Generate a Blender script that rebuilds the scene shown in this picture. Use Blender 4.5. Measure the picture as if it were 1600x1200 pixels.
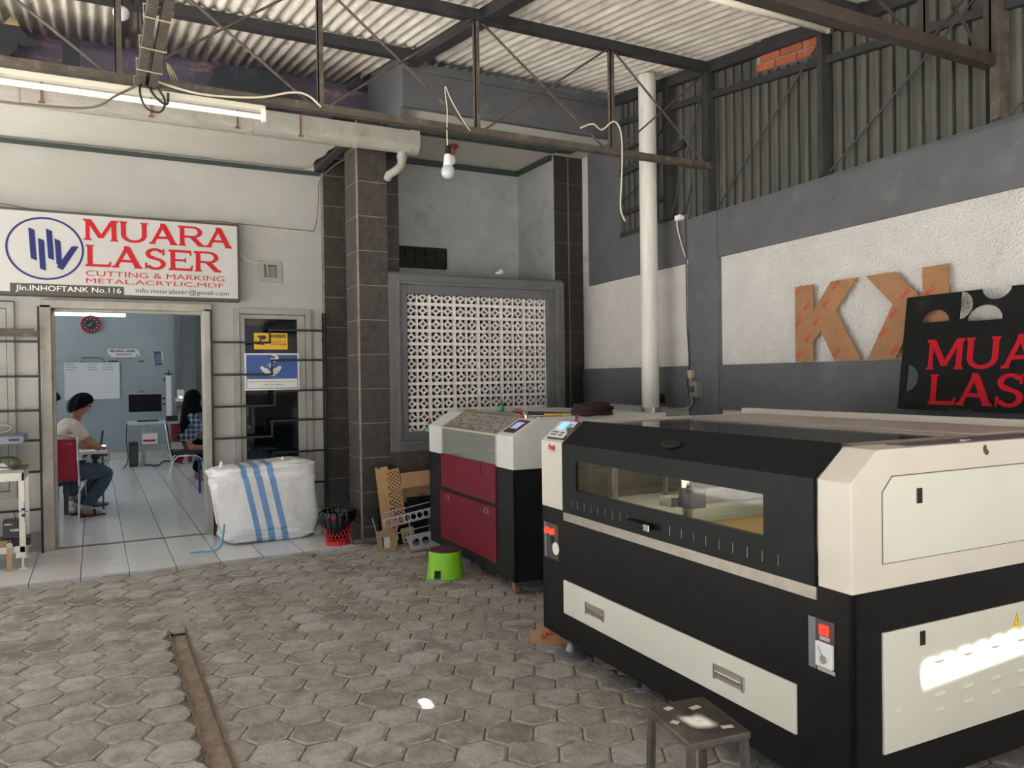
import bpy, math, random
from mathutils import Vector, Matrix, Euler
random.seed(7)
D = bpy.data
for o in list(D.objects): D.objects.remove(o)
COL = bpy.context.scene.collection
SC = bpy.context.scene
R = math.radians
PI = math.pi

# ---------------- camera ----------------
yaw, pitch, roll = R(28.03), R(-.56), R(-.785)
fw = Vector((math.sin(yaw)*math.cos(pitch), math.cos(yaw)*math.cos(pitch), math.sin(pitch)))
r0 = Vector((math.cos(yaw), -math.sin(yaw), 0)); u0 = r0.cross(fw)
rr = r0*math.cos(roll)+u0*math.sin(roll); uu = -r0*math.sin(roll)+u0*math.cos(roll)
cam = D.objects.new('camera', D.cameras.new('camera')); COL.objects.link(cam)
mw = Matrix((rr, uu, -fw)).transposed().to_4x4(); mw.translation = (0, 0, 1.5)
cam.matrix_world = mw
cam.data.sensor_width = 36; cam.data.lens = 36*1226/1600; cam.data.clip_start = .05; cam.data.clip_end = 200
SC.camera = cam

# ---------------- sky, sun, exposure ----------------
SC.view_settings.view_transform = 'Standard'; SC.view_settings.look = 'None'
SC.view_settings.gamma = 1; SC.view_settings.exposure = 1.42; SC.view_settings.use_curve_mapping = False
W = D.worlds.new('sky'); SC.world = W; W.use_nodes = True
nt = W.node_tree; nt.nodes.clear()
wo = nt.nodes.new('ShaderNodeOutputWorld'); bg = nt.nodes.new('ShaderNodeBackground')
sk = nt.nodes.new('ShaderNodeTexSky'); sk.sky_type = 'HOSEK_WILKIE'; sk.turbidity = 6; sk.ground_albedo = .5
sk.sun_direction = Vector((.15, -.55, .85)).normalized()
hs = nt.nodes.new('ShaderNodeHueSaturation'); hs.inputs['Saturation'].default_value = .5
nt.links.new(sk.outputs[0], hs.inputs['Color']); nt.links.new(hs.outputs[0], bg.inputs[0]); nt.links.new(bg.outputs[0], wo.inputs[0])
bg.inputs[1].default_value = 1.5
sun = D.lights.new('sun', 'SUN'); sun.energy = 16.0; sun.angle = R(.53); sun.color = (1, .97, .92)
so = D.objects.new('sun', sun); COL.objects.link(so); so.location = (0, -6, 12)
SUND = Vector((.10, .60, -1.05)).normalized()      # the way the light travels
so.rotation_euler = SUND.to_track_quat('-Z', 'Y').to_euler()

# ---------------- helpers ----------------
MATS = {}
def mat(name, col=(.5,.5,.5), rough=.6, metal=0, var=.0, vs=4, bump=0, bs=60, col2=None, c2amt=.5, c2s=3, trans=0, emit=None, es=1, spec=.5, coat=0, alpha=1, streak=None, fine=0):
    if name in MATS: return MATS[name]
    m = D.materials.new(name); m.use_nodes = True; n = m.node_tree.nodes; l = m.node_tree.links
    b = n['Principled BSDF']; b.inputs['Base Color'].default_value = (*col, 1)
    b.inputs['Roughness'].default_value = rough; b.inputs['Metallic'].default_value = metal
    b.inputs['Specular IOR Level'].default_value = spec
    if coat: b.inputs['Coat Weight'].default_value = coat; b.inputs['Coat Roughness'].default_value = .1
    if trans: b.inputs['Transmission Weight'].default_value = trans; b.inputs['IOR'].default_value = 1.45
    if alpha < 1: b.inputs['Alpha'].default_value = alpha
    if emit: b.inputs['Emission Color'].default_value = (*emit, 1); b.inputs['Emission Strength'].default_value = es
    tc = n.new('ShaderNodeTexCoord')
    out = None
    if var or col2:
        mp = n.new('ShaderNodeMapping'); l.new(tc.outputs['Object'], mp.inputs[0])
        if streak: mp.inputs['Scale'].default_value = streak
        no = n.new('ShaderNodeTexNoise'); no.inputs['Scale'].default_value = vs; no.inputs['Detail'].default_value = 8; no.inputs['Roughness'].default_value = .65
        l.new(mp.outputs[0], no.inputs['Vector'])
        mx = n.new('ShaderNodeMix'); mx.data_type = 'RGBA'
        k = 1-var*1.6; k2 = 1+var*1.2
        mx.inputs[6].default_value = (col[0]*k, col[1]*k, col[2]*k, 1); mx.inputs[7].default_value = (min(1,col[0]*k2), min(1,col[1]*k2), min(1,col[2]*k2), 1)
        rp = n.new('ShaderNodeMapRange'); rp.inputs[1].default_value = .3; rp.inputs[2].default_value = .7
        l.new(no.outputs[0], rp.inputs[0]); l.new(rp.outputs[0], mx.inputs[0]); out = mx.outputs[2]
        if col2:
            n2 = n.new('ShaderNodeTexNoise'); n2.inputs['Scale'].default_value = c2s; n2.inputs['Detail'].default_value = 10; n2.inputs['Roughness'].default_value = .7
            l.new(mp.outputs[0], n2.inputs['Vector'])
            r2 = n.new('ShaderNodeMapRange'); r2.inputs[1].default_value = .62-.3*c2amt; r2.inputs[2].default_value = .78-.3*c2amt; r2.inputs[4].default_value = .9
            l.new(n2.outputs[0], r2.inputs[0])
            m2 = n.new('ShaderNodeMix'); m2.data_type = 'RGBA'; m2.inputs[7].default_value = (*col2, 1)
            l.new(r2.outputs[0], m2.inputs[0]); l.new(out, m2.inputs[6]); out = m2.outputs[2]
        l.new(out, b.inputs['Base Color'])
    if bump:
        nb = n.new('ShaderNodeTexNoise'); nb.inputs['Scale'].default_value = bs; nb.inputs['Detail'].default_value = 6
        l.new(tc.outputs['Object'], nb.inputs['Vector'])
        bp = n.new('ShaderNodeBump'); bp.inputs['Strength'].default_value = bump; bp.inputs['Distance'].default_value = .02
        l.new(nb.outputs[0], bp.inputs['Height']); l.new(bp.outputs[0], b.inputs['Normal'])
    MATS[name] = m
    return m

def tilemat(name, col, joint, ax, sx, ay, sy, ox, oy, jw, rough, var=.1, bump=.3, vs=3, faint=1.0, perobj=0):
    """tile grid: ax, ay = object axes (0,1,2), sx, sy pitch, ox, oy offset, jw joint width"""
    m = mat(name, col, rough, var=var, vs=vs)
    n = m.node_tree.nodes; l = m.node_tree.links; b = n['Principled BSDF']
    tc = n['Texture Coordinate']; sp = n.new('ShaderNodeSeparateXYZ'); l.new(tc.outputs['Object'], sp.inputs[0])
    def line(a, s, o, w):
        ad = n.new('ShaderNodeMath'); ad.operation = 'SUBTRACT'; l.new(sp.outputs[a], ad.inputs[0]); ad.inputs[1].default_value = o
        pp = n.new('ShaderNodeMath'); pp.operation = 'PINGPONG'; l.new(ad.outputs[0], pp.inputs[0]); pp.inputs[1].default_value = s/2
        lt = n.new('ShaderNodeMath'); lt.operation = 'LESS_THAN'; l.new(pp.outputs[0], lt.inputs[0]); lt.inputs[1].default_value = w/2
        return lt.outputs[0]
    a = line(ax, sx, ox, jw); c = line(ay, sy, oy, jw)
    if faint != 1:
        mu = n.new('ShaderNodeMath'); mu.operation = 'MULTIPLY'; l.new(c, mu.inputs[0]); mu.inputs[1].default_value = faint; c = mu.outputs[0]
    mxm = n.new('ShaderNodeMath'); mxm.operation = 'MAXIMUM'; l.new(a, mxm.inputs[0]); l.new(c, mxm.inputs[1])
    old = b.inputs['Base Color'].links[0].from_socket
    mm = n.new('ShaderNodeMix'); mm.data_type = 'RGBA'; mm.inputs[7].default_value = (*joint, 1)
    l.new(mxm.outputs[0], mm.inputs[0]); l.new(old, mm.inputs[6]); l.new(mm.outputs[2], b.inputs['Base Color'])
    if bump:
        bp = n.new('ShaderNodeBump'); bp.inputs['Strength'].default_value = bump; bp.inputs['Distance'].default_value = .004; bp.invert = True
        l.new(mxm.outputs[0], bp.inputs['Height']); l.new(bp.outputs[0], b.inputs['Normal'])
    return m

class MB:
    def __init__(s): s.v = []; s.f = []; s.mi = []; s.cur = 0
    def add(s, vs, fs):
        k = len(s.v); s.v += [tuple(v) for v in vs]; s.f += [tuple(i+k for i in f) for f in fs]; s.mi += [s.cur]*len(fs); return s
    def m(s, i): s.cur = i; return s
    def box(s, x0, x1, y0, y1, z0, z1):
        if x0 > x1: x0, x1 = x1, x0
        if y0 > y1: y0, y1 = y1, y0
        if z0 > z1: z0, z1 = z1, z0
        return s.add([(x0,y0,z0),(x1,y0,z0),(x1,y1,z0),(x0,y1,z0),(x0,y0,z1),(x1,y0,z1),(x1,y1,z1),(x0,y1,z1)],
                     [(0,3,2,1),(4,5,6,7),(0,1,5,4),(1,2,6,5),(2,3,7,6),(3,0,4,7)])
    def tbox(s, M, x0, x1, y0, y1, z0, z1):
        k = len(s.v); s.box(x0, x1, y0, y1, z0, z1)
        for i in range(k, len(s.v)): s.v[i] = tuple(M @ Vector(s.v[i]))
        return s
    def xf(s, M, k=0):
        for i in range(k, len(s.v)): s.v[i] = tuple(M @ Vector(s.v[i]))
        return s
    def prism(s, pts, ax, a, b):
        def P(p, t): return (t, p[0], p[1]) if ax == 0 else ((p[0], t, p[1]) if ax == 1 else (p[0], p[1], t))
        n = len(pts)
        ar = sum(pts[i][0]*pts[(i+1) % n][1]-pts[(i+1) % n][0]*pts[i][1] for i in range(n))
        if (ar > 0) == (ax == 1): pts = pts[::-1]
        vs = [P(p, a) for p in pts]+[P(p, b) for p in pts]
        if b < a: vs = vs[n:]+vs[:n]
        return s.add(vs, [tuple(range(n))[::-1], tuple(range(n, 2*n))]+[(i, (i+1) % n, n+(i+1) % n, n+i) for i in range(n)])
    def cyl(s, p0, p1, r, r1=None, n=14, caps=True):
        p0, p1 = Vector(p0), Vector(p1); r1 = r if r1 is None else r1
        d = (p1-p0).normalized(); a = d.orthogonal().normalized(); b = d.cross(a)
        vs = []
        for p, q in ((p0, r), (p1, r1)):
            for i in range(n):
                t = 2*PI*i/n; vs.append(p+(a*math.cos(t)+b*math.sin(t))*q)
        fs = [(i, (i+1) % n, n+(i+1) % n, n+i) for i in range(n)]
        if caps: fs += [tuple(range(n))[::-1], tuple(range(n, 2*n))]
        return s.add(vs, fs)
    def tube(s, pts, r, n=8, closed=False):
        pts = [Vector(p) for p in pts]; N = len(pts); vs = []; fs = []
        prev = None
        for i, p in enumerate(pts):
            if closed: d = pts[(i+1) % N]-pts[i-1]
            else: d = pts[min(i+1, N-1)]-pts[max(i-1, 0)]
            d.normalize()
            a = d.orthogonal().normalized() if prev is None else (prev-d*prev.dot(d)).normalized()
            prev = a; b = d.cross(a)
            rad = r[i] if isinstance(r, (list, tuple)) else r
            vs += [p+(a*math.cos(2*PI*k/n)+b*math.sin(2*PI*k/n))*rad for k in range(n)]
        for i in range(N if closed else N-1):
            j = (i+1) % N
            fs += [(i*n+k, i*n+(k+1) % n, j*n+(k+1) % n, j*n+k) for k in range(n)]
        if not closed: fs += [tuple(range(n))[::-1], tuple(range((N-1)*n, N*n))]
        return s.add(vs, fs)
    def lathe(s, prof, c=(0,0,0), n=24, sx=1, sy=1, capt=True, capb=True):
        vs = []; N = len(prof)
        for r_, z in prof: vs += [(c[0]+r_*math.cos(2*PI*k/n)*sx, c[1]+r_*math.sin(2*PI*k/n)*sy, c[2]+z) for k in range(n)]
        fs = [(i*n+k, i*n+(k+1) % n, (i+1)*n+(k+1) % n, (i+1)*n+k) for i in range(N-1) for k in range(n)]
        if capb: fs.append(tuple(range(n))[::-1])
        if capt: fs.append(tuple(range((N-1)*n, N*n)))
        return s.add(vs, fs)
    def ball(s, c, r, sc=(1,1,1), n=14, m_=8):
        prof = [(max(1e-4, math.sin(PI*i/m_))*r, -math.cos(PI*i/m_)*r) for i in range(m_+1)]
        k = len(s.v); s.lathe(prof, (0,0,0), n)
        for i in range(k, len(s.v)): v = s.v[i]; s.v[i] = (c[0]+v[0]*sc[0], c[1]+v[1]*sc[1], c[2]+v[2]*sc[2])
        return s
    def grid(s, fn, nu, nv, closeu=False):
        vs = [fn(i/(nu if closeu else nu-1), j/(nv-1)) for j in range(nv) for i in range(nu)]
        fs = []
        for j in range(nv-1):
            for i in range(nu if closeu else nu-1):
                fs.append((j*nu+i, j*nu+(i+1) % nu, (j+1)*nu+(i+1) % nu, (j+1)*nu+i))
        return s.add(vs, fs)
    def mesh(s, me, M=None):
        return s.add([(M @ v.co if M else v.co.copy()) for v in me.vertices], [tuple(p.vertices) for p in me.polygons])
    def build(s, name, ms, parent=None, smooth=False, bevel=0, solid=0):
        me = D.meshes.new(name); me.from_pydata(s.v, [], s.f)
        if not isinstance(ms, (list, tuple)): ms = [ms]
        for q in ms: me.materials.append(q)
        me.polygons.foreach_set('material_index', s.mi)
        if smooth: me.polygons.foreach_set('use_smooth', [True]*len(s.f))
        me.update()
        o = D.objects.new(name, me); COL.objects.link(o)
        if smooth == 2 :
            pass
        if parent: o.parent = parent
        if solid: md = o.modifiers.new('s', 'SOLIDIFY'); md.thickness = solid; md.offset = 0
        if bevel: md = o.modifiers.new('b', 'BEVEL'); md.width = bevel; md.segments = 2; md.limit_method = 'ANGLE'
        return o

def tag(o, label, cat, group=None, kind=None):
    o['label'] = label; o['category'] = cat
    if group: o['group'] = group
    if kind: o['kind'] = kind
    return o
def struct(o): o['kind'] = 'structure'; return o
def thing(name, label, cat, loc=(0,0,0), rz=0, group=None):
    o = D.objects.new(name, None); COL.objects.link(o); o.location = loc; o.rotation_euler = (0,0,rz); o.empty_display_size = .1
    return tag(o, label, cat, group)

FACE_Y = Matrix(((1,0,0,0),(0,0,-1,0),(0,1,0,0),(0,0,0,1)))      # drawn in XY, seen from -Y
FACE_X = Matrix(((0,0,-1,0),(-1,0,0,0),(0,1,0,0),(0,0,0,1)))     # drawn in XY, seen from -X
def T(x, y, z): return Matrix.Translation((x, y, z))
def _tomesh(cu):
    o = D.objects.new('tmp', cu); COL.objects.link(o)
    dg = bpy.context.evaluated_depsgraph_get(); dg.update()
    me = D.meshes.new_from_object(o.evaluated_get(dg)); D.objects.remove(o); return me
def textmesh(s, size=1, sx=1, bold=0, depth=.001, align='LEFT'):
    cu = D.curves.new('t', 'FONT'); cu.body = s; cu.size = size; cu.offset = bold; cu.extrude = depth; cu.align_x = align; cu.resolution_u = 4
    me = _tomesh(cu)
    for v in me.vertices: v.co.x *= sx
    return me
def textfit(s, w, h, bold=0, depth=.001):
    """text scaled so that its outline fills w by h, lower-left corner at 0"""
    me = textmesh(s, 1, 1, bold, depth)
    xs = [v.co.x for v in me.vertices]; ys = [v.co.y for v in me.vertices]
    for v in me.vertices:
        v.co.x = (v.co.x-min(xs))/(max(xs)-min(xs))*w; v.co.y = (v.co.y-min(ys))/(max(ys)-min(ys))*h
    return me
def shape(loops, depth):
    """flat shape with holes: first loop outside, the others holes; drawn in XY, +-depth/2 in Z"""
    cu = D.curves.new('s', 'CURVE'); cu.dimensions = '2D'; cu.fill_mode = 'BOTH'; cu.extrude = depth/2
    for lp in loops:
        sp = cu.splines.new('POLY'); sp.points.add(len(lp)-1); sp.use_cyclic_u = True
        for p, q in zip(sp.points, lp): p.co = (q[0], q[1], 0, 1)
    return _tomesh(cu)
def circ(cx, cy, r, n=20, a0=0, a1=2*PI, ry=None):
    full = abs(a1-a0-2*PI) < 1e-6
    return [(cx+r*math.cos(a0+(a1-a0)*i/(n if full else n-1)), cy+(ry or r)*math.sin(a0+(a1-a0)*i/(n if full else n-1))) for i in range(n)]

# serif capitals, drawn as strokes in a unit-high cell; returns list of polygons and the advance
def glyph(ch, w=1.0, t=.20, stencil=False):
    P = []
    def st(x0, y0, x1, y1, th=t):
        dx, dy = x1-x0, y1-y0; L = math.hypot(dx, dy)
        hw = th/2/ max(.35, abs(dy)/L) if abs(dy) > .1 else 0
        if hw: P.append([(x0-hw, y0), (x0+hw, y0), (x1+hw, y1), (x1-hw, y1)])
        else: P.append([(x0, y0-th/2), (x1, y1-th/2), (x1, y1+th/2), (x0, y0+th/2)])
    def sf(x, y, hw=.17):
        s = 1 if y < .5 else -1
        P.append([(x-hw, y), (x+hw, y), (x+hw*.9, y+s*.04), (x+t*.5, y+s*.1), (x-t*.5, y+s*.1), (x-hw*.9, y+s*.04)][::s])
    def arc(cx, cy, rx, ry, a0, a1, th=t, n=14, th2=None):
        th2 = th2 or th*.62
        for i in range(n):
            q = []
            for a in (a0+(a1-a0)*i/n, a0+(a1-a0)*(i+1)/n):
                c, s = math.cos(a), math.sin(a)
                q.append(((cx+rx*c, cy+ry*s), (cx+(rx-th)*c, cy+(ry-th2)*s)))
            P.append([q[0][0], q[1][0], q[1][1], q[0][1]])
    if ch == 'M':
        st(.16, 0, .16, 1, t*.8); st(w-.16, 0, w-.16, 1, t); st(.2, .98, w/2, .12, t*1.0); st(w-.2, .98, w/2, .12, t*.8); sf(.16, 0); sf(w-.16, 0); sf(.12, 1, .14); sf(w-.12, 1, .14)
    elif ch == 'U':
        st(.17, .35, .17, 1); st(w-.17, .35, w-.17, 1); arc(w/2, .36, w/2-.17+t/2, .37, PI, 2*PI); sf(.17, 1); sf(w-.17, 1)
    elif ch == 'A':
        st(.12, 0, w/2, .98, t*.75); st(w-.14, 0, w/2, .98, t*1.15); st(.28, .33, w-.28, .33, t*.6); sf(.12, 0, .15); sf(w-.14, 0, .18); P.append([(w/2-.13, .86), (w/2+.13, .86), (w/2+.08, 1.03), (w/2-.12, 1.03)])
    elif ch == 'R':
        st(.18, 0, .18, 1); sf(.18, 0); sf(.1, 1, .1); st(.1, .95, .55*w, .95, .1); st(.18, .47, .55*w, .47, .1); arc(.55*w, .71, .36*w, .29, -PI/2, PI/2, n=12, th2=.1); st(w-.14, 0, .5*w, .5, t*1.05); sf(w-.12, 0, .14)
    elif ch == 'L':
        st(.18, 0, .18, 1); sf(.18, 1); sf(.1, 0, .1); st(.1, .06, w-.05, .06, .12); P.append([(w-.16, .05), (w-.03, 0), (w, .28), (w-.04, .28)])
    elif ch == 'E':
        st(.18, 0, .18, 1); sf(.1, 1, .1); sf(.1, 0, .1); st(.1, .06, w-.05, .06, .12); st(.1, .94, w-.08, .94, .12); st(.18, .5, w-.3, .5, .1)
        P.append([(w-.16, .05), (w-.03, 0), (w, .28), (w-.04, .28)]); P.append([(w-.18, .95), (w-.06, 1), (w-.05, .75), (w-.1, .75)]); P.append([(w-.34, .38), (w-.28, .38), (w-.28, .62), (w-.34, .62)])
    elif ch == 'S':
        arc(w/2, .74, w/2-.1, .28, PI*.12, PI*1.5, n=18, th2=.12); arc(w/2, .27, w/2-.07, .29, -PI*.88, PI*.5, n=18, th2=.12)
        P.append([(w-.22, .7), (w-.12, .7), (w-.12, 1), (w-.17, 1)]); P.append([(.08, 0), (.13, 0), (.18, .3), (.08, .3)])
        P.append([(w*.30,.60),(w*.62,.46),(w*.66,.52),(w*.36,.66)])
    return P
GW = dict(M=1.35, U=1.18, A=1.15, R=1.15, L=.98, S=.98, E=1.0)
def serifword(mb, word, w, h, M, depth=.002, gap=.04):
    tot = sum(GW[c] for c in word)+gap*(len(word)-1); x = 0; k = w/tot
    for c in word:
        for gi, poly in enumerate(glyph(c, GW[c])):
            pl = [((x+p[0])*k, p[1]*h) for p in poly]
            n = len(pl); ar = sum(pl[i][0]*pl[(i+1) % n][1]-pl[(i+1) % n][0]*pl[i][1] for i in range(n))
            if ar < 0: pl = pl[::-1]
            vs = [M @ Vector((p[0], p[1], z)) for z in (0, depth+gi*.00004) for p in pl]
            mb.add(vs, [tuple(range(n))[::-1], tuple(range(n, 2*n))]+[(i, (i+1) % n, n+(i+1) % n, n+i) for i in range(n)])
        x += GW[c]+gap
def cable(name, pts, r, m, label=None, parent=None, cat='cable', sub=6, group=None):
    """smooth tube through the points (Catmull-Rom)"""
    P = [Vector(p) for p in pts]; Q = []
    for i in range(len(P)-1):
        a = P[max(i-1, 0)]; b = P[i]; c = P[i+1]; d = P[min(i+2, len(P)-1)]
        for k in range(sub):
            t = k/sub; Q.append(.5*((2*b)+(c-a)*t+(2*a-5*b+4*c-d)*t*t+(3*b-a-3*c+d)*t**3))
    Q.append(P[-1])
    o = MB().tube(Q, r, 6).build(name, m, parent, smooth=True)
    if label: tag(o, label, cat, group)
    return o

# ---------------- materials ----------------
wall_white = mat('office_wall_paint', (.43,.428,.40), .75, var=.06, vs=2.2, bump=.08, bs=25, col2=(.42,.41,.37), c2amt=.15, c2s=1.6)
soffit_white = mat('soffit_paint', (.55,.535,.485), .8, var=.04, vs=2, col2=(.45,.36,.24), c2amt=.02, c2s=2.5)
dark_green = mat('dark_green_trim', (.035,.05,.045), .6, var=.15, vs=9)
grey_paint = mat('slate_grey_paint', (.112,.117,.128), .62, var=.12, vs=3, bump=.05, bs=30, col2=(.16,.165,.17), c2amt=.2, c2s=4)
recess_grey = mat('recess_plaster', (.34,.35,.345), .8, var=.1, vs=2.5, bump=.1, bs=18, col2=(.2,.21,.2), c2amt=.15, c2s=3)
rough_white = mat('rough_render', (.74,.72,.69), .85, var=.07, vs=2.2, bump=1.0, bs=75, col2=(.55,.5,.48), c2amt=.08, c2s=5)
steel_dark = mat('painted_steel', (.042,.043,.046), .55, .2, var=.2, vs=8, bump=.05, bs=40)
steel_brown = mat('rusty_brown_steel', (.10,.083,.068), .65, .2, var=.25, vs=12, col2=(.2,.17,.13), c2amt=.3, c2s=9)
roof_m = mat('fibre_cement_roof', (.80,.75,.68), .85, var=.16, vs=3.0, streak=(9,.9,1), bump=.15, bs=30, col2=(.36,.30,.24), c2amt=.22, c2s=2.2)
corr_m = mat('old_corrugated_metal', (.076,.081,.070), .7, 0, var=.28, vs=4, streak=(1,5,.35), col2=(.10,.075,.05), c2amt=.35, c2s=3)
brick_m = mat('brick', (.38,.115,.055), .85, var=.2, vs=9, bump=.2, bs=50)
mortar_m = mat('mortar', (.32,.29,.25), .9, var=.15, vs=12)
pole_m = mat('white_pole_paint', (.70,.68,.63), .45, var=.10, vs=3, streak=(3,3,.4), col2=(.45,.40,.33), c2amt=.15, c2s=5)
black_m = mat('black_powder_coat', (.007,.007,.008), .42, spec=.22, var=.25, vs=9, bump=.04, bs=400)
lid_m = mat('black_lid_paint', (.008,.011,.012), .45, spec=.22, var=.2, vs=6, bump=.06, bs=300)
cream_m = mat('cream_powder_coat', (.68,.635,.565), .42, var=.035, vs=3, bump=.02, bs=300, col2=(.66,.60,.50), c2amt=.02, c2s=4)
cream2_m = mat('pale_panel_coat', (.70,.705,.62), .4, var=.03, vs=2.5, bump=.02, bs=300)
white2_m = mat('cool_white_coat', (.70,.71,.69), .4, var=.06, vs=4, col2=(.5,.49,.46), c2amt=.06, c2s=6)
red_m = mat('maroon_coat', (.175,.010,.028), .4, spec=.25, var=.12, vs=5, bump=.02, bs=200)
silver_m = mat('brushed_steel', (.50,.46,.41), .35, .85, var=.1, vs=14)
chrome_m = mat('chrome', (.75,.74,.72), .18, 1.0)
dgrey_m = mat('dark_grey_plastic', (.05,.052,.055), .45)
lgrey_m = mat('light_grey_plastic', (.42,.43,.43), .45, var=.05)
white_m = mat('white_plastic', (.78,.78,.76), .4, var=.03)
blk_plastic = mat('black_plastic', (.01,.01,.011), .35)
mdf_m = mat('mdf_paper_brown', (.36,.185,.085), .75, var=.10, vs=9, bump=.03, bs=80)
card_m = mat('tan_board', (.52,.31,.16), .8, var=.1, vs=6)
wood_m = mat('raw_wood', (.36,.24,.14), .75, var=.2, vs=8, streak=(1,8,8))
redink_m = mat('red_ink', (.55,.02,.03), .6)
def thinglass(name, tint, rough=.03, refl=.08, haze=0, hazecol=(.5,.5,.48)):
    m = D.materials.new(name); m.use_nodes = True; n = m.node_tree.nodes; l = m.node_tree.links; n.clear()
    o = n.new('ShaderNodeOutputMaterial'); t = n.new('ShaderNodeBsdfTransparent'); t.inputs[0].default_value = (*tint, 1)
    g = n.new('ShaderNodeBsdfGlossy'); g.inputs['Roughness'].default_value = rough
    fr = n.new('ShaderNodeFresnel'); fr.inputs[0].default_value = 1.45; mx = n.new('ShaderNodeMixShader')
    ge = n.new('ShaderNodeNewGeometry'); fm_ = n.new('ShaderNodeMath'); fm_.operation = 'SUBTRACT'; fm_.inputs[0].default_value = 1; l.new(ge.outputs['Backfacing'], fm_.inputs[1])
    fk = n.new('ShaderNodeMath'); fk.operation = 'MULTIPLY'; l.new(fr.outputs[0], fk.inputs[0]); l.new(fm_.outputs[0], fk.inputs[1]); l.new(fk.outputs[0], mx.inputs[0]); l.new(t.outputs[0], mx.inputs[1]); l.new(g.outputs[0], mx.inputs[2]); src = mx.outputs[0]
    if haze:
        d = n.new('ShaderNodeBsdfDiffuse'); d.inputs[0].default_value = (*hazecol, 1); m2 = n.new('ShaderNodeMixShader'); m2.inputs[0].default_value = haze
        l.new(src, m2.inputs[1]); l.new(d.outputs[0], m2.inputs[2]); src = m2.outputs[0]
    l.new(src, o.inputs[0]); MATS[name] = m; return m
smoke_glass = thinglass('smoked_glass', (.80,.80,.76))
# ================= SETTING =================
# paved yard: hexagonal blocks in a bed of sand, with the steel channel cut out of them
tan30 = math.tan(PI/6)
bed_m = mat('paving_joint_sand', (.20,.18,.155), .95, var=.2, vs=14, bump=.4, bs=60)
pav_m = mat('concrete_paver', (.44,.41,.37), .9, var=.18, vs=7, bump=.55, bs=42, col2=(.22,.195,.165), c2amt=.56, c2s=2.6)
pav2_m = mat('worn_paver', (.50,.485,.455), .9, var=.16, vs=11, bump=.5, bs=48, col2=(.25,.225,.19), c2amt=.5, c2s=3.1)
pav3_m = mat('dusty_paver', (.40,.365,.32), .92, var=.2, vs=9, bump=.6, bs=38, col2=(.36,.33,.29), c2amt=.2, c2s=4)
fl = MB(); s_ = .206/2/math.cos(PI/6)
fl.box(-9, .366, -4, 6.74, -.08, -.012).box(.462, 4.6, -4, 6.74, -.08, -.012).box(.366, .462, 5.12, 6.74, -.08, -.012).box(.366, .462, -4, -1.2, -.08, -.012)
fl.box(2.0, 4.8, 6.74, 7.3, -.06, -.012)
rnd = random.Random(3)
for i in range(-46, 24):
    for j in range(-24, 16):
        cx = .805+i*.1784; cy = 3.538+j*.206+(.103 if i % 2 else 0)
        if cy < -1.3 or (cy > 6.70 and cx < 2.0) or cy > 7.1 or cx > 4.45: continue
        if abs(cx-(.42-.004*(cy-3.2))) < .10 and cy < 5.12: 
            pass
        tilt = (rnd.uniform(-.010,.010), rnd.uniform(-.010,.010)); dz = rnd.uniform(-.002,.0015)+min(.024, max(0, cy-5.9)*.032)
        k = rnd.random(); fl.m(1 if k < .5 else (2 if k < .78 else 3))
        vs = []; rings = [(s_-.002, -.013), (s_-.006, -.003), (s_-.017, .001), (s_*.62, .0025)]
        for r_, z in rings:
            for a in range(12):
                t = a*PI/6; rad = r_*(.99 if a % 2 == 0 else math.cos(PI/6)*1.015)
                x, y = rad*math.cos(t)*(1+rnd.uniform(-.008,.008)), rad*math.sin(t)*(1+rnd.uniform(-.008,.008))
                X_, Y_ = cx+x, cy+y
                if cy < 5.15 and abs(cx-.414) < .2: X_ = max(X_, .464) if cx > .414 else min(X_, .364)
                if Y_ > 6.735 and X_ < 2.05: Y_ = 6.735
                vs.append((X_, Y_, z+dz+x*tilt[0]+y*tilt[1]))
        fs = [(q*12+a, q*12+(a+1) % 12, (q+1)*12+(a+1) % 12, (q+1)*12+a) for q in range(3) for a in range(12)]
        fs.append(tuple(range(36, 48)))
        fl.add(vs[:], fs[:12]+fs[24:]); cu_ = fl.cur; fl.m(4); fl.add(vs, fs[12:24]); fl.m(cu_)
floor = struct(fl.build('floor', [bed_m, pav_m, pav2_m, pav3_m, mat('paver_chipped_edge', (.54,.50,.45), .95, var=.2, vs=30, bump=.8, bs=90, col2=(.24,.215,.185), c2amt=.5, c2s=9)]))
# street beyond the open front (behind the camera), in the sun
g = MB().box(-40, 40, -60, -4, -.1, -.02).box(-40, -9, -4, 40, -.1, -.02)
struct(g.build('ground', mat('street_concrete', (.55,.545,.53), .9, var=.1, vs=.6)))

# white tiled floor of the office and its front step
tile_m = tilemat('white_floor_tile', (.84,.85,.86), (.10,.09,.08), 0, .333, 1, .333, -.116, 6.74, .006, .13, var=.04, bump=.15, vs=5, faint=.22)
fo = MB().box(-9, 2.06, 6.74, 16.6, -.05, .03)
struct(fo.build('floor', tile_m))
th = MB().box(-.33, .95, 7.985, 8.045, .02, .034)
struct(th.build('trim_1', mat('worn_threshold', (.25,.20,.15), .9, var=.3, vs=30, bump=.5, bs=90)))

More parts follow.
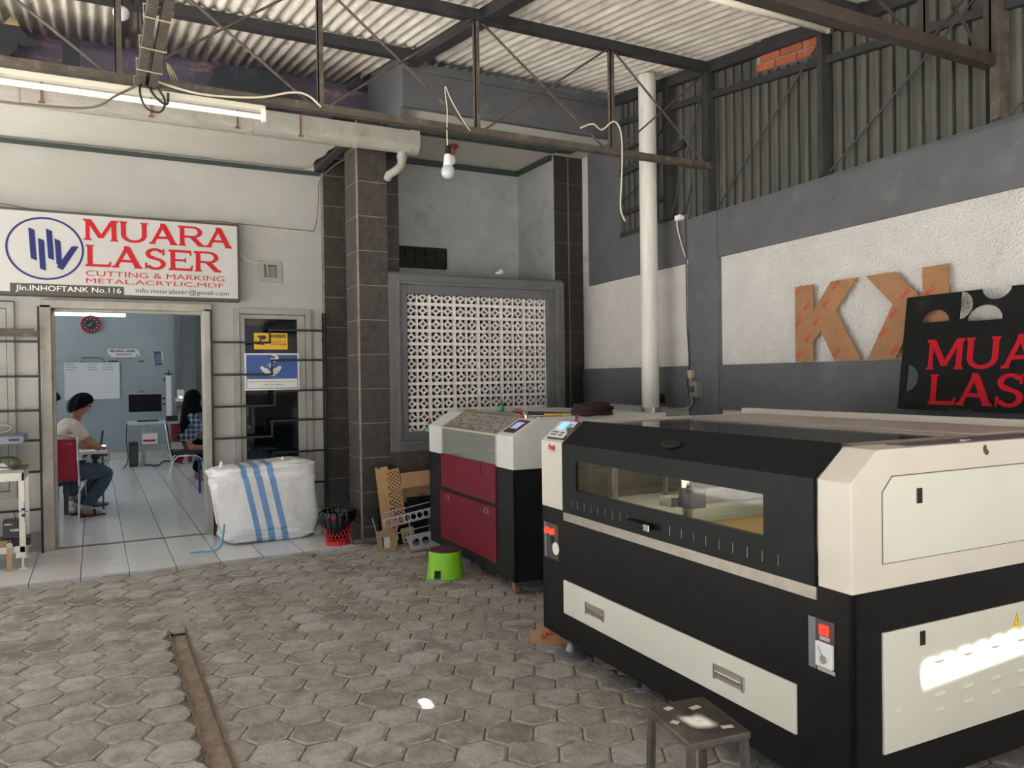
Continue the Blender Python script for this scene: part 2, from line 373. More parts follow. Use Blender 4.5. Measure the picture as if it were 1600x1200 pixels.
# ---- office front wall (plane y = 8), with the door and two windows cut out ----
wf = MB()
YW0, YW1 = 8.0, 8.15
def wallpiece(x0, x1, z0, z1): wf.box(x0, x1, YW0, YW1, z0, z1)
wallpiece(-9, -1.35, .03, 3.62); wallpiece(-1.35, -.60, 2.21, 3.62); wallpiece(-1.35, -.60, .03, .55)
wallpiece(-.60, -.41, .03, 2.18); wallpiece(-.60, .995, 2.18, 3.62)
wallpiece(.995, 1.20, .03, 2.18)
wallpiece(.995, 1.455, 2.18, 3.62); wallpiece(1.66, 2.12, 2.18, 3.62); wallpiece(1.455, 1.66, 2.68, 3.62); wallpiece(1.455, 1.66, 2.18, 2.465)
wallpiece(1.20, 1.95, .03, .51); wallpiece(1.95, 2.12, .03, 2.18)
struct(wf.build('wall_front', wall_white))
sk_ = MB().box(-.60, -.41, 7.985, 8.0, .03, .20).box(.995, 2.08, 7.985, 8.0, .03, .21)
struct(sk_.build('baseboard_front', mat('grey_plinth', (.27,.26,.24), .8, var=.15, vs=8)))
tr = MB().box(-9, 2.06, 7.96, 8.0, 3.565, 3.60)
struct(tr.build('trim_2', dark_green))

# door frame
fm = mat('door_frame_paint', (.40,.38,.33), .55, var=.14, vs=7, col2=(.42,.24,.12), c2amt=.04, c2s=10)
df = MB().box(-.41, -.325, 7.94, 8.17, .03, 2.18).box(.925, .995, 7.94, 8.17, .03, 2.18).box(-.41, .995, 7.94, 8.17, 2.155, 2.225)
df.box(-.325, -.30, 8.02, 8.10, .03, 2.155).box(-.325, .925, 8.02, 8.10, 2.13, 2.155)
struct(df.build('door_1', fm, bevel=.004))
# dark green curtain strip at the back wall
dl = MB().box(1.76, 1.98, 16.3, 16.36, .03, 2.9)
struct(dl.build('trim_31', mat('curtain_green', (.09,.12,.10), .6, var=.2, vs=6)))

# windows
wfm = mat('window_frame_grey', (.33,.33,.30), .5, var=.1, vs=6)
def window(name, x0, x1, z0, z1, gx0, gx1, gz0, gz1):
    w = MB()
    def ring(a0, a1, b0, b1, c0, c1, d0, d1, y0, y1):
        w.box(a0, c0, y0, y1, b0, b1); w.box(c1, a1, y0, y1, b0, b1); w.box(c0, c1, y0, y1, b0, d0); w.box(c0, c1, y0, y1, d1, b1)
    ring(x0, x1, z0, z1, x0+.055, x1-.055, z0+.06, z1-.055, 7.965, 8.13)
    ring(x0+.06, x1-.06, z0+.065, z1-.06, gx0, gx1, gz0, gz1, 7.985, 8.05)
    o = struct(w.build(name, wfm, bevel=.003))
    p = MB().box(gx0-.01, gx1+.01, 8.02, 8.026, gz0-.01, gz1+.01).build('pane', (MATS.get('window_glass') or thinglass('window_glass', (.10,.125,.125))), o)
    gr = MB()
    n = 7
    for k in range(-n, n+1):                                   # diamond grille behind the glass
        for sgn in (1, -1):
            a = Vector((gx0+(gx1-gx0)*(k/n), gz0)); L = (gz1-gz0)
            pts = []
            x_a, x_b = a.x, a.x+sgn*L*.62
            if sgn < 0: x_a += (gx1-gx0); x_b += (gx1-gx0)
            t0 = 0; t1 = 1; dx = x_b-x_a
            for lim in (gx0, gx1):
                tt = (lim-x_a)/dx
                if (dx > 0) == (lim == gx0): t0 = max(t0, tt)
                else: t1 = min(t1, tt)
            if t1 > t0+.02: gr.cyl((x_a+dx*t0, 8.10, gz0+L*t0), (x_a+dx*t1, 8.10, gz0+L*t1), .004, n=5)
    gr.build('diamond_grille', steel_dark, o)
    return o
window('window_1', 1.20, 1.95, .51, 2.20, 1.305, 1.815, .72, 2.10)
window('window_2', -1.35, -.60, .51, 2.20, -1.24, -.72, .72, 2.10)

# small vent opening above the window
v = MB().box(1.45, 1.665, 8.10, 8.13, 2.46, 2.69)
v.box(1.445, 1.50, 7.985, 8.10, 2.465, 2.68).box(1.625, 1.67, 7.985, 8.10, 2.465, 2.68).box(1.50, 1.625, 7.985, 8.10, 2.465, 2.515).box(1.50, 1.625, 7.985, 8.10, 2.635, 2.68)
struct(v.build('trim_3', wfm, bevel=.003))

# ---- office interior ----
in_m = mat('office_inside_paint', (.33,.395,.43), .7, var=.08, vs=1.5, bump=.05, bs=20, col2=(.28,.30,.31), c2amt=.12, c2s=2)
wb = MB().box(-4.5, 3.0, 16.5, 16.7, .03, 2.72).box(-4.5, -.62, 16.5, 16.7, 2.72, 3.4).box(.55, 3.0, 16.5, 16.7, 2.72, 3.4).box(-.62, .55, 16.5, 16.7, 2.95, 3.4)
struct(wb.build('wall_back', in_m))
wp = MB().box(1.37, 1.47, 16.3, 16.5, .03, 3.4)
struct(wp.build('trim_4', mat('inside_post_grey', (.17,.17,.16), .7, var=.1)))
struct(MB().box(-4.5, 3.0, 16.42, 16.5, .03, .17).build('baseboard_back', mat('white_skirting_tile', (.6,.6,.58), .3, var=.05)))
tw = MB()
for k in range(5): tw.box(-.62+k*.234, -.62+k*.234+.222, 16.5, 16.53, 2.72, 2.95)
o = struct(tw.build('window_3', mat('frosted_glass_block', (.8,.93,.93), .3, trans=.8, emit=(.75,.95,.97), es=.9)))  # glow in the panes stands for the daylight behind them
# side walls of the office: unseen window row added on the left to let sky in
wl = MB().box(-4.6, -4.5, 8.15, 16.7, .03, .7).box(-4.6, -4.5, 8.15, 16.7, 2.9, 3.4)
for y in (8.15, 10.9, 13.6, 16.4): wl.box(-4.6, -4.5, y, y+.3, .7, 2.9)
struct(wl.build('wall_left', in_m))
struct(MB().box(3.0, 3.1, 8.15, 16.7, .03, 3.4).build('wall_side', in_m))
struct(MB().box(-4.7, 3.1, 8.0, 16.8, 3.62, 3.74).build('ceiling', mat('office_ceiling', (.7,.7,.68), .8, var=.03)))

# ---- soffit in front of the office ----
sf = MB().prism([(-9,6.88),(1.93,6.86),(1.98,7.1),(1.955,7.25),(1.97,7.4),(1.93,7.6),(1.94,7.8),(1.905,8.0),(-9,8.0)], 2, 3.62, 3.66)
struct(sf.build('ceiling', soffit_white))
struct(MB().box(-9, 2.4, 6.84, 6.87, 3.56, 3.72).build('trim_5', mat('eave_board', (.36,.34,.29), .8, var=.2, vs=9)))
struct(MB().box(1.9, 2.7, 6.85, 8.2, 3.80, 3.83).box(2.02, 2.34, 7.90, 8.0, 3.6, 3.82).build('ceiling', mat('gap_shade_board', (.05,.045,.04), .9, var=.3, vs=8)))  # dark board added as the shade above the soffit gap
# dark edge beam hanging in the gap
struct(MB().box(2.0, 2.07, 6.95, 7.95, 3.60, 3.70).build('trim_6', mat('dark_edge_beam', (.035,.03,.026), .9, var=.3, vs=14, bump=.5, bs=30)))

# ---- dark tiled piers ----
slate = tilemat('slate_tile', (.055,.048,.042), (.26,.24,.20), 2, .310, 0, 50.0, .165, 25.01, .006, .55, var=.28, bump=.4, vs=16)
pj = mat('pier_edge_grout', (.26,.24,.20), .8, var=.2, vs=20)
pr = MB().box(2.095, 2.372, 6.83, 7.2, 0, 3.80)
struct(pr.build('pillar', slate))
struct(MB().box(2.088, 2.103, 6.824, 6.84, 0, 3.80).build('trim_7', pj))
pr2 = MB().box(2.075, 2.36, 7.965, 8.2, 0, 3.80).box(2.36, 2.62, 7.2, 8.2, 0, 3.8)
struct(pr2.build('pillar', slate))
struct(MB().box(2.07, 2.088, 7.955, 7.97, 0, 3.6).build('trim_8', pj))
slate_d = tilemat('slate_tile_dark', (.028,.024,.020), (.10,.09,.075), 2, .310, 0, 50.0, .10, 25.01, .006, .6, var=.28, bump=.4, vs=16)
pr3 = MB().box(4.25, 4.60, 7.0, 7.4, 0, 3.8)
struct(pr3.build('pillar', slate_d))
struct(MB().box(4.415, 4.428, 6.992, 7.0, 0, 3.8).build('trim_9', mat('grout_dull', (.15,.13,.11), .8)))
# grey strip of the street-side corner at the foot of the front pier
struct(MB().box(2.0, 2.43, 6.76, 6.83, 0, .07).build('trim_10', mat('rough_kerb', (.20,.18,.16), .9, var=.25, vs=10, bump=.5, bs=40)))

# ---- recess with the breeze-block screen ----
rc = MB().box(2.62, 4.25, 7.75, 7.9, 2.4, 3.79).box(4.25, 4.40, 7.4, 7.9, 2.4, 3.79)
rc.box(4.23, 4.25, 7.0, 7.75, 2.4, 3.79)
struct(rc.build('wall_recess', recess_grey))
struct(MB().box(2.36, 5.2, 7.55, 7.6, 0, 2.4).build('wall_inner', mat('dark_room_wall', (.012,.010,.009), .9, var=.2)))  # near-black colour stands for the unlit room behind the screen
struct(MB().box(2.62, 4.23, 7.715, 7.752, 3.735, 3.785).box(4.195, 4.232, 7.0, 7.75, 3.735, 3.785).build('trim_11', dark_green))
struct(MB().box(2.405, 4.65, 6.322, 7.75, 3.792, 3.82).build('ceiling', soffit_white))
struct(MB().box(2.25, 4.9, 6.2, 8.3, 4.36, 4.40).build('ceiling', grey_paint))  # roof cap added out of view to keep sun off the recess
struct(MB().box(2.30, 4.05, 6.60, 6.68, 3.70, 3.79).box(4.05, 4.25, 6.56, 6.68, 3.715, 3.79).build('trim_12', dark_green))
fb = MB().box(2.33, 4.62, 6.26, 6.32, 3.79, 4.172).box(2.33, 2.40, 6.32, 7.2, 3.72, 4.30)
struct(fb.build('wall_beam', grey_paint))
struct(MB().box(2.33, 4.62, 6.235, 6.262, 4.09, 4.16).build('trim_13', grey_paint))
# dark block vent over the screen
vb = MB(); vm = mat('dark_vent_block', (.022,.02,.019), .9, var=.3, vs=20)
x0, x1, z0, z1 = 2.66, 3.33, 2.655, 2.86
vb.box(x0, x1, 7.735, 7.75, z0, z1)
for i in range(7):
    a = x0+i*(x1-x0)/6; vb.box(a-.008, a+.008, 7.70, 7.74, z0, z1)
for j in range(3):
    a = z0+j*(z1-z0)/2; vb.box(x0, x1, 7.70, 7.74, a-.008, a+.008)
for i in range(6):
    for j in range(2):
        cx = x0+(i+.5)*(x1-x0)/6; cz = z0+(j+.5)*(z1-z0)/2
        for sg in (1, -1): vb.cyl((cx-.045, 7.72, cz-.045*sg), (cx+.045, 7.72, cz+.045*sg), .007, n=5)
struct(vb.build('trim_14', vm))
# screen frame: stepped mouldings
fr = MB()
def ring(m, x0, x1, z0, z1, w, y0, y1):
    m.box(x0, x0+w, y0, y1, z0, z1); m.box(x1-w, x1, y0, y1, z0, z1); m.box(x0+w, x1-w, y0, y1, z0, z0+w); m.box(x0+w, x1-w, y0, y1, z1-w, z1)
ring(fr, 2.374, 4.245, .82, 2.45, .085, 6.815, 7.1)
ring(fr, 2.445, 4.18, .885, 2.39, .03, 6.80, 7.1)
ring(fr, 2.462, 4.155, .905, 2.37, .095, 6.835, 7.1)
ring(fr, 2.462, 4.155, .905, 2.37, .012, 6.815, 7.1)
struct(fr.build('trim_15', mat('screen_frame_grey', (.135,.14,.145), .6, var=.1, vs=4, col2=(.2,.2,.2), c2amt=.1), bevel=.004))
struct(MB().box(2.374, 4.245, 6.86, 7.1, 2.45, 2.475).build('trim_16', grey_paint))
struct(MB().box(2.372, 4.25, 6.85, 7.1, 0, .82).build('wall_lower', tilemat('brown_skirt_tile', (.085,.072,.06), (.05,.045,.04), 0, .15, 2, .02, 0, 0, .004, .7, var=.25, bump=.3, vs=14)))
# blocks
bk = MB(); bm_ = mat('whitewashed_block', (.84,.80,.765), .85, var=.08, vs=7, bump=.3, bs=60, col2=(.34,.29,.24), c2amt=.06, c2s=6)
X0, X1, Z0, Z1 = 2.545, 4.067, 1.0, 2.31
bw = (X1-X0)/6; bh = .1245; Yf, Yb = 6.885, 6.930
top = Z1
def slab(loop):  # polygon in xz, extruded in y
    bk.prism(loop, 1, Yf, Yb)
for r_ in range(11):
    zt = top-.012-r_*bh; zc = zt-.047
    bk.box(X0, X1, Yf, Yb, zt-bh+.001, zt-.094) if r_ < 10 else None
    for c in range(6):
        xa = X0+c*bw
        bk.box(xa-.0, xa+.014, Yf, Yb, zt-.094, zt); bk.box(xa+bw-.014, xa+bw, Yf, Yb, zt-.094, zt)
        bk.box(xa+bw/2-.007, xa+bw/2+.007, Yf, Yb, zt-.094, zt)
        for q in range(2):
            lo = xa+.014+q*(bw/2-.007); hi = lo+bw/2-.021; cx = (lo+hi)/2; hw = (hi-lo)/2; hh = .047
            if zc-hh < Z0-.07: continue
            o_, i_ = 1.0, .46
            O = [(cx+hw*.82, zc), (cx, zc+hh*.82), (cx-hw*.82, zc), (cx, zc-hh*.82)]
            I = [(cx+hw*.42, zc), (cx, zc+hh*.42), (cx-hw*.42, zc), (cx, zc-hh*.42)]
            for k in range(4):
                slab([O[k], O[(k+1) % 4], I[(k+1) % 4], I[k]])
            for dx, dz in ((1,0),(-1,0),(0,1),(0,-1)):
                a = .0065
                if dx: bk.box(cx+dx*hw*.66, cx+dx*hw*1.02, Yf+.002, Yb-.002, zc-a, zc+a)
                else: bk.box(cx-a, cx+a, Yf+.002, Yb-.002, zc+dz*hh*.66, zc+dz*hh*1.02)
bk.box(X0, X1, Yf, Yb, top-.012, top); bk.box(X0-.01, X0+.002, Yf, Yb, Z0, Z1); bk.box(X1-.002, X1+.01, Yf, Yb, Z0, Z1)
bk.box(X0, X1, Yf-.01, Yb, Z0-.03, Z0+.004)
struct(bk.build('wall_screen', bm_))

# ---- right wall (turned 5.4 degrees) ----
WA = R(-5.42); WX = 3.912
def wl_(o): o.location = (WX, 0, 0); o.rotation_euler = (0, 0, WA); return o
kk = 1/math.cos(R(5.42))
def wall(m, name, ms, **k): return struct(wl_(m.build(name, ms, **k)))
m = MB().box(.03, .22, -3.5, 7.05, 0, 2.76).box(.03, .22, 6.2, 7.05, 2.7, 4.2)
wall(m, 'wall_right', rough_white)
g = MB()
g.box(0, .04, -3.5, 4.72, 2.42, 2.785).box(0, .04, -3.5, 7.02, 1.215, 1.567).box(-.012, .04, 4.72, 5.115, 0, 2.785)
g.box(0, .04, 5.115, 6.86, 2.43, 2.83).box(0, .04, 6.20, 6.86, 2.83, 4.16).box(.005, .04, 5.115, 6.2, 2.76, 2.84)
g.box(.0, .2, -3.5, 5.1, 2.76, 2.785).box(.0, .2, 5.1, 6.25, 2.81, 2.835)
wall(g, 'wall_right', grey_paint)
# corrugated cladding above the masonry
cg = MB(); pitch_ = .098
def sheet(y0, y1, z0, z1f):
    y = y0; 
    while y < y1-.001:
        prof = [(0,.08),(.013,.08),(.017,.025),(.040,.020),(.080,.024),(.095,.030),(.098,.08)]
        for (a, xa), (b, xb) in zip(prof[:-1], prof[1:]):
            ya, yb = y+a, y+b
            cg.add([(xa,ya,z0),(xb,yb,z0),(xb,yb,z1f(yb)),(xa,ya,z1f(ya))], [(0,1,2,3)])
        y += pitch_
RZ = lambda Y: 3.985+.146*(Y-4.77)          # underside of the roof
sheet(-3.5, 5.1, 2.74, lambda y: RZ(y/kk)+.03)
sheet(5.1, 6.28, 2.78, lambda y: RZ(y/kk)+.03)
wall(cg, 'wall_cladding', corr_m)
# steel rails, posts and braces on the cladding
def raily(m, y0, y1, f, h, x0=-.01, x1=.03):
    m.prism([(y0, f(y0)), (y1, f(y1)), (y1, f(y1)+h), (y0, f(y0)+h)], 0, x0, x1)
t = MB(); raily(t, -3.5, 6.25, lambda y: RZ(y/kk)-.10, .09, -.035, .03)
wall(t, 'trim_17', steel_dark)
t = MB(); raily(t, -3.5, 5.36, lambda y: RZ(y/kk)-.30, .05, -.02, .03); raily(t, 5.36, 6.2, lambda y: RZ(y/kk)-.30, .05, -.02, .03)
raily(t, 5.15, 6.2, lambda y: 3.40+.0*(y-5.3), .07, -.015, .03); raily(t, 5.36, 6.2, lambda y: 3.02, .04); raily(t, 5.36, 6.2, lambda y: 3.62, .03)
raily(t, 5.36, 6.2, lambda y: 2.83, .03)
wall(t, 'trim_18', steel_dark)
for k, (y, w, za) in enumerate([(4.80, .08, 2.785), (3.585, .055, 2.785), (2.39, .055, 2.785), (1.19, .055, 2.785), (-.02, .055, 2.785), (5.36, .09, 2.83)]):
    t = MB().box(-.045, .03, y-w/2, y+w/2, za, RZ(y/kk)-.1).box(-.055, -.045, y-w/2, y-w/2+.012, za, RZ(y/kk)-.1)
    wall(t, 'trim_%d' % (19+k), steel_dark if k in (0, 1, 5) else steel_brown)
t = MB()
for (ya, za, yb, zb) in [(3.62, 3.66, 4.70, 2.80), (2.45, 3.50, 3.53, 2.80), (1.25, 3.33, 2.33, 2.80), (4.86, 3.80, 5.32, 2.85), (5.4, 3.40, 6.2, 3.12)]:
    t.cyl((-.02, ya, za), (-.02, yb, zb), .007, n=6)
wall(t, 'trim_26', steel_dark)
# brick infill
bq = MB(); bq.m(1).prism([(3.62, 3.60), (4.26, 3.70), (4.26, 3.825), (3.62, 3.73)], 0, .012, .045); bq.m(0)
rows = 2
for r_ in range(3):
    y = 3.635-.05*r_
    while y < 4.22:
        a, b = max(y, 3.63), min(y+.20, 4.25)
        f = lambda yy: 3.603+.152*(yy-3.62)+r_*.062
        tp = .052
        if b-a > .03: 
            topz = lambda yy: min(f(yy)+tp, RZ(yy/kk)-.07)
            bq.prism([(a, f(a)), (b, f(b)), (b, topz(b)), (a, topz(a))], 0, .0, .02)
        y += .212
wall(bq, 'wall_infill', [brick_m, mortar_m])

# ---- roof: corrugated sheets, falling towards the street ----
def roof_panel(name, x0, x1, y0, y1, p=.090, amp=.0135):
    m = MB(); n = int(round((x1-x0)/p*8)); nr = 6
    vs = []; fs = []
    ys = [y0+(y1-y0)*j/nr for j in range(nr+1)]
    for j, y in enumerate(ys):
        for i in range(n+1):
            x = x0+(x1-x0)*i/n
            vs.append((x, y, RZ(y)+.022+amp*math.cos(2*PI*x/p)))
    for j in range(nr):
        for i in range(n): fs.append((j*(n+1)+i, j*(n+1)+i+1, (j+1)*(n+1)+i+1, (j+1)*(n+1)+i))
    m.add(vs, fs)
    return struct(m.build(name, roof_m, smooth=True, solid=.008))
SL = (-.005, .050)                                 # unseen slot added to throw the band of sun on the cutter
roof_panel('ceiling', 2.38, 4.62, SL[1], 6.62)
struct(MB().box(2.41, 4.62, 6.56, 6.60, 3.83, 4.215).build('wall_gap', mat('gap_shade_board', (.05,.045,.04), .9, var=.3, vs=8)))  # dark board added as the shade between fascia and roof sheets
roof_panel('ceiling', -2.4, 2.38, 1.40, 7.80)
roof_panel('ceiling', -2.4, 2.38, SL[1], .12)
# two unseen holes added to throw sun spots on the stool and the paving
for hx, hy0, hy1, w_ in ((1.255, .12, .19, .07), (.97, 1.31, 1.40, .035)):
    roof_panel('ceiling', -2.4, hx, hy0, hy1); roof_panel('ceiling', hx+w_, 2.38, hy0, hy1)
roof_panel('ceiling', -2.4, 2.38, .19, 1.31)
roof_panel('ceiling', -2.4, 4.62, -3.4, SL[0])
roof_panel('ceiling', -2.4, 2.12, SL[0], SL[1]); roof_panel('ceiling', 3.9, 4.62, SL[0], SL[1])
# purple plastic sheet that closes the gap behind the eave
pu = mat('purple_plastic_sheet', (.13,.112,.165), .35, var=.3, vs=1.5, col2=(.60,.32,.33), c2amt=.24, c2s=2.6, streak=(1.0,1,2.6), spec=.6)  # pink blotches paint the sunlight glowing through the sheet
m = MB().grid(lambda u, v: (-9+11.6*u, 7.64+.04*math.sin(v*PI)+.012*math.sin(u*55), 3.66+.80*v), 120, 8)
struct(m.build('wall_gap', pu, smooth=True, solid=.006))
dk = mat('torn_dark_sheet', (.035,.042,.05), .6, var=.2, vs=8)
def torn(pts, y): 
    m = MB().prism(pts, 1, y, y+.008); return m.build('torn_sheet', dk)
tag(torn([(-1.2,4.36),(-.60,4.31),(-.48,4.31),(-.44,4.27),(-.42,4.22),(-.34,4.22),(-.32,4.21),(-.39,4.17),(-.46,4.165),(-.49,4.18),(-.49,4.13),(-.56,4.06),(-1.2,3.98)], 7.30), 'torn dark sheet hanging over the left end of the purple gap sheet', 'sheet')
tag(torn([(-.19,3.9),(-.06,3.9),(-.06,4.30),(-.18,4.29)], 7.30), 'upright dark rectangular patch on the purple gap sheet', 'sheet')
tag(torn([(.90,3.95),(.92,4.07),(.97,4.22),(1.06,4.30),(1.08,4.27),(1.18,4.15),(1.18,4.27),(1.26,4.27),(1.26,4.24),(1.32,4.21),(1.36,4.27),(1.44,4.31),(1.55,4.23),(1.64,4.16),(1.60,3.95)], 7.30), 'ragged dark sheet with two torn windows near the rafter', 'sheet')
fl_s = []
for y0_, y1_ in ((SL[0]-.05, SL[0]+.012), (SL[1]-.012, SL[1]+.05)):      # flat strips added to straighten the edges of the sun band
    fl_s.append((y0_, y1_))
    struct(MB().box(2.0, 4.0, y0_, y1_, RZ((y0_+y1_)/2)+.035, RZ((y0_+y1_)/2)+.042).build('trim_30', steel_dark))

# rafter, purlins
def sloped(name, x0, x1, y0, y1, dz, h, m_, lab=None):
    m = MB().prism([(y0, RZ(y0)-dz-h), (y1, RZ(y1)-dz-h), (y1, RZ(y1)-dz), (y0, RZ(y0)-dz)], 0, x0, x1)
    return m.build(name, m_)
tag(sloped('rafter', 2.34, 2.44, .5, 7.35, .0, .085, steel_dark), 'dark steel rafter running up the roof beside the grey beam', 'rafter')
tag(sloped('rafter', .205, .265, -3.3, 7.35, .0, .07, steel_dark), 'dark steel rafter under the left side of the roof', 'rafter')
tag(MB().box(-9, 2.335, 5.98, 6.06, 4.075, 4.155).build('purlin', steel_dark), 'dark steel purlin crossing the left roof bay, farthest from the street', 'purlin')
tag(MB().box(-9, 4.18, 3.24, 3.36, 3.62, 3.745).build('purlin', steel_dark), 'dark purlin above the long tube by the brick patch', 'purlin')
tag(MB().box(-9, 4.36, .9, .97, 3.33, 3.41).build('purlin', steel_dark), 'dark purlin just behind the near truss', 'purlin')

# ---- trusses ----
def truss(name, y, x1, xs, zb0, zb1, zt0, zt1, label, steel, phase=0):
    r = thing(name, label, 'truss', (0, y, 0))
    MB().box(-9, x1, -.028, .028, zb0, zb1).box(-9, x1-.02, -.034, -.028, zb0, zb0+.012).build('bottom_chord', steel, r)
    MB().box(-9, x1, -.03, .03, zt0, zt1).build('top_chord', steel_dark, r)
    for x in xs: MB().box(x-.017, x+.017, -.018, -.012, zb0+.02, zt0+.02).box(x-.017, x-.011, -.018, .018, zb0+.02, zt0+.02).build('upright', steel, r)
    for a, b in zip(xs[:-1], xs[1:]):
        MB().cyl((a+.03, .012, zt0+.02), (b-.04, .012, zb1-.01), .0085, n=6).build('brace', steel, r)
        MB().cyl((a+.04, -.012, zb1-.01), (b-.03, -.012, zt0+.01), .0075, n=6).build('brace', steel, r)
    return r
xs = [-3.05, -1.98, -.92, .145, 1.245, 2.30, 3.40, 4.36]
truss('roof_truss', 4.77, 4.375, xs, 3.122, 3.168, 3.885, 3.958, 'welded steel truss across the room, the one the bulb hangs from', steel_brown)
truss('roof_truss', 2.42, 4.13, [-3.0, -1.9, -.8, .3, 1.4, 2.5, 3.57, 4.10], 3.055, 3.12, 3.53, 3.61, 'nearer steel truss whose brown bottom bar ends against the cladding', mat('brown_primer', (.05,.036,.030), .6, .1, var=.2, vs=10))
# tie of two bars bound with wire
r = thing('tie_beam', 'pair of rusty bars bound with wire running back overhead to the truss', 'beam', (0,0,0))
for x in (.245, .305): MB().box(x-.020, x+.020, 2.45, 4.74, 3.085, 3.135).build('bar', steel_brown, r)
wi = mat('binding_wire', (.5,.42,.3), .5)
for y in (4.66, 4.4, 4.1, 3.75, 3.4):
    MB().tube([(.215,y,3.08),(.335,y+.02,3.08),(.335,y+.03,3.14),(.215,y+.01,3.14)], .0035, 5, True).build('wire_binding', wi, r)
# ================= BIG LASER CUTTER =================
def bevelbox(name, par, m_, *a, b=.004): return MB().box(*a).build(name, m_, par, bevel=b)
L1 = thing('laser_cutter', 'large black and cream laser cutting machine with a long window', 'machine', (2.075, 1.66, 0), R(-1.8))
# local: x = depth to the right wall, y = along the front away from the camera
LN, DP, ZB, ZS, ZC, ZT = 2.03, 1.43, .135, .80, 1.15, 1.25
m = MB()
m.box(0, .02, 0, LN, ZB, ZS).box(0, DP, 0, .02, ZB, ZS).box(0, DP, LN-.02, LN, ZB, ZS).box(DP-.02, DP, 0, LN, ZB, ZS)
m.box(.02, DP-.02, .02, LN-.02, ZB, ZB+.02).box(.02, DP-.02, .02, LN-.02, .70, .72)
m.build('lower_cabinet', black_m, L1, bevel=.003)
ch = .12
prof = [(0, ZS), (.30, ZS), (.30, ZT-.02), (DP-.13, ZT-.02), (DP-.13, ZS), (DP, ZS), (DP, ZT), (ch, ZT), (0, ZC)]
for nm, ya, yb in (('end_housing', 0, .135), ('end_housing', LN-.24, LN)):
    MB().prism([(0, ZS), (DP, ZS), (DP, ZT), (ch, ZT), (0, ZC)], 1, ya, yb).build(nm, cream_m, L1, bevel=.004)
MB().box(DP-.14, DP, .13, LN-.235, ZS, ZT).build('rear_housing', cream_m, L1, bevel=.004)
bevelbox('rear_rail', L1, cream_m, DP-.03, DP+.005, .02, LN-.02, ZT, ZT+.035)
ya, yb = .14, LN-.245
# lid: black front with a long window, folded over to the top
w0, w1, wz0, wz1 = .365, 1.65, .925, 1.072
me = shape([[(ya, .80), (yb, .80), (yb, 1.152), (ya, 1.152)], [(w0, wz0), (w0, wz1), (w1, wz1), (w1, wz0)]] +
           [[(c-.002, .833), (c+.003, .833), (c+.003+s*.0, .872), (c-.002, .872)] for c, s in
            [(1.70-.062*i, 1) for i in range(9)]+[(.90-.075*i, -1) for i in range(9)]], .016)
Mf = Matrix(((0,0,1,-.004),(1,0,0,0),(0,1,0,0),(0,0,0,1)))
lid = MB().mesh(me, Mf).prism([(-.012, 1.152), (.004, 1.152), (ch+.004, ZT), (ch, ZT+.012)], 1, ya, yb).build('lid', lid_m, L1)
MB().box(-.006, -.003, w0-.004, w1+.004, wz0-.004, wz1+.004).build('window_pane', smoke_glass, lid)
for i in range(9):
    for c in (1.70-.062*i, .90-.075*i):
        MB().box(-.0125, -.0118, c-.004, c-.002, .833, .872).build('vent_slot', silver_m, lid)
hd = MB().box(-.045, -.012, 1.02, 1.17, .835, .862).box(-.05, -.04, 1.0, 1.15, .838, .857).build('handle', black_m, lid, bevel=.004)
MB().box(-.052, -.045, .99, 1.03, .834, .862).build('latch_plate', chrome_m, hd, bevel=.002)
lg = MB(); 
Ms = Matrix.Translation((.055-.012, .95, 1.205)) @ Matrix.Rotation(-math.atan2(.1, .12)+PI/2-PI/2, 4, 'Y')
lg.lathe([(.06, 0), (.06, .004), (.052, .006)], (0,0,0), 24, .42, 1); lg.xf(Ms)
lg.build('badge', blk_plastic, lid, smooth=False)
MB().box(-.008, 0, ya-.14+.135, yb, .755, .797).build('steel_sill', silver_m, L1)
# top: glass in a frame, rear panel, side ledges
tg = MB().box(ch+.0, DP-.14, ya, ya+.05, ZT-.012, ZT+.004).box(ch, DP-.14, yb-.05, yb, ZT-.012, ZT+.004).box(ch, ch+.05, ya, yb, ZT-.012, ZT+.004).box(.78, .84, ya, yb, ZT-.012, ZT+.006)
tg.build('top_frame', mat('warm_grey_coat', (.35,.31,.28), .4, .2, var=.08), L1)
MB().box(ch+.04, .79, ya+.04, yb-.04, ZT-.004, ZT+.001).build('top_glass', thinglass('grey_top_glass', (.75,.77,.77), .06), L1)
bevelbox('top_cover', L1, mat('taupe_cover', (.46,.40,.36), .4, var=.05), .83, DP-.13, ya, yb, ZT-.01, ZT+.012)
MB().box(.3, 1.1, .02, .115, ZT, ZT+.003).build('guide_strip', mat('blued_steel', (.22,.22,.25), .3, .8, var=.15), L1)
MB().box(.60,.63,.03,.05,ZT,ZT+.008).build('hinge', chrome_m, L1)
# white drawer with two grips
dr = bevelbox('drawer', L1, cream2_m, -.012, 0, .225, 1.79, .275, .447)
for c in (1.485, .55):
    MB().box(-.014, -.011, c-.083, c+.083, .335, .388).build('handle_plate', silver_m, dr)
    h = MB().box(-.020, -.0135, c-.083, c-.072, .332, .391).box(-.020, -.0135, c+.072, c+.083, .332, .391).box(-.0215, -.0135, c-.072, c+.072, .352, .366)
    h.build('handle', chrome_m, dr, bevel=.002)
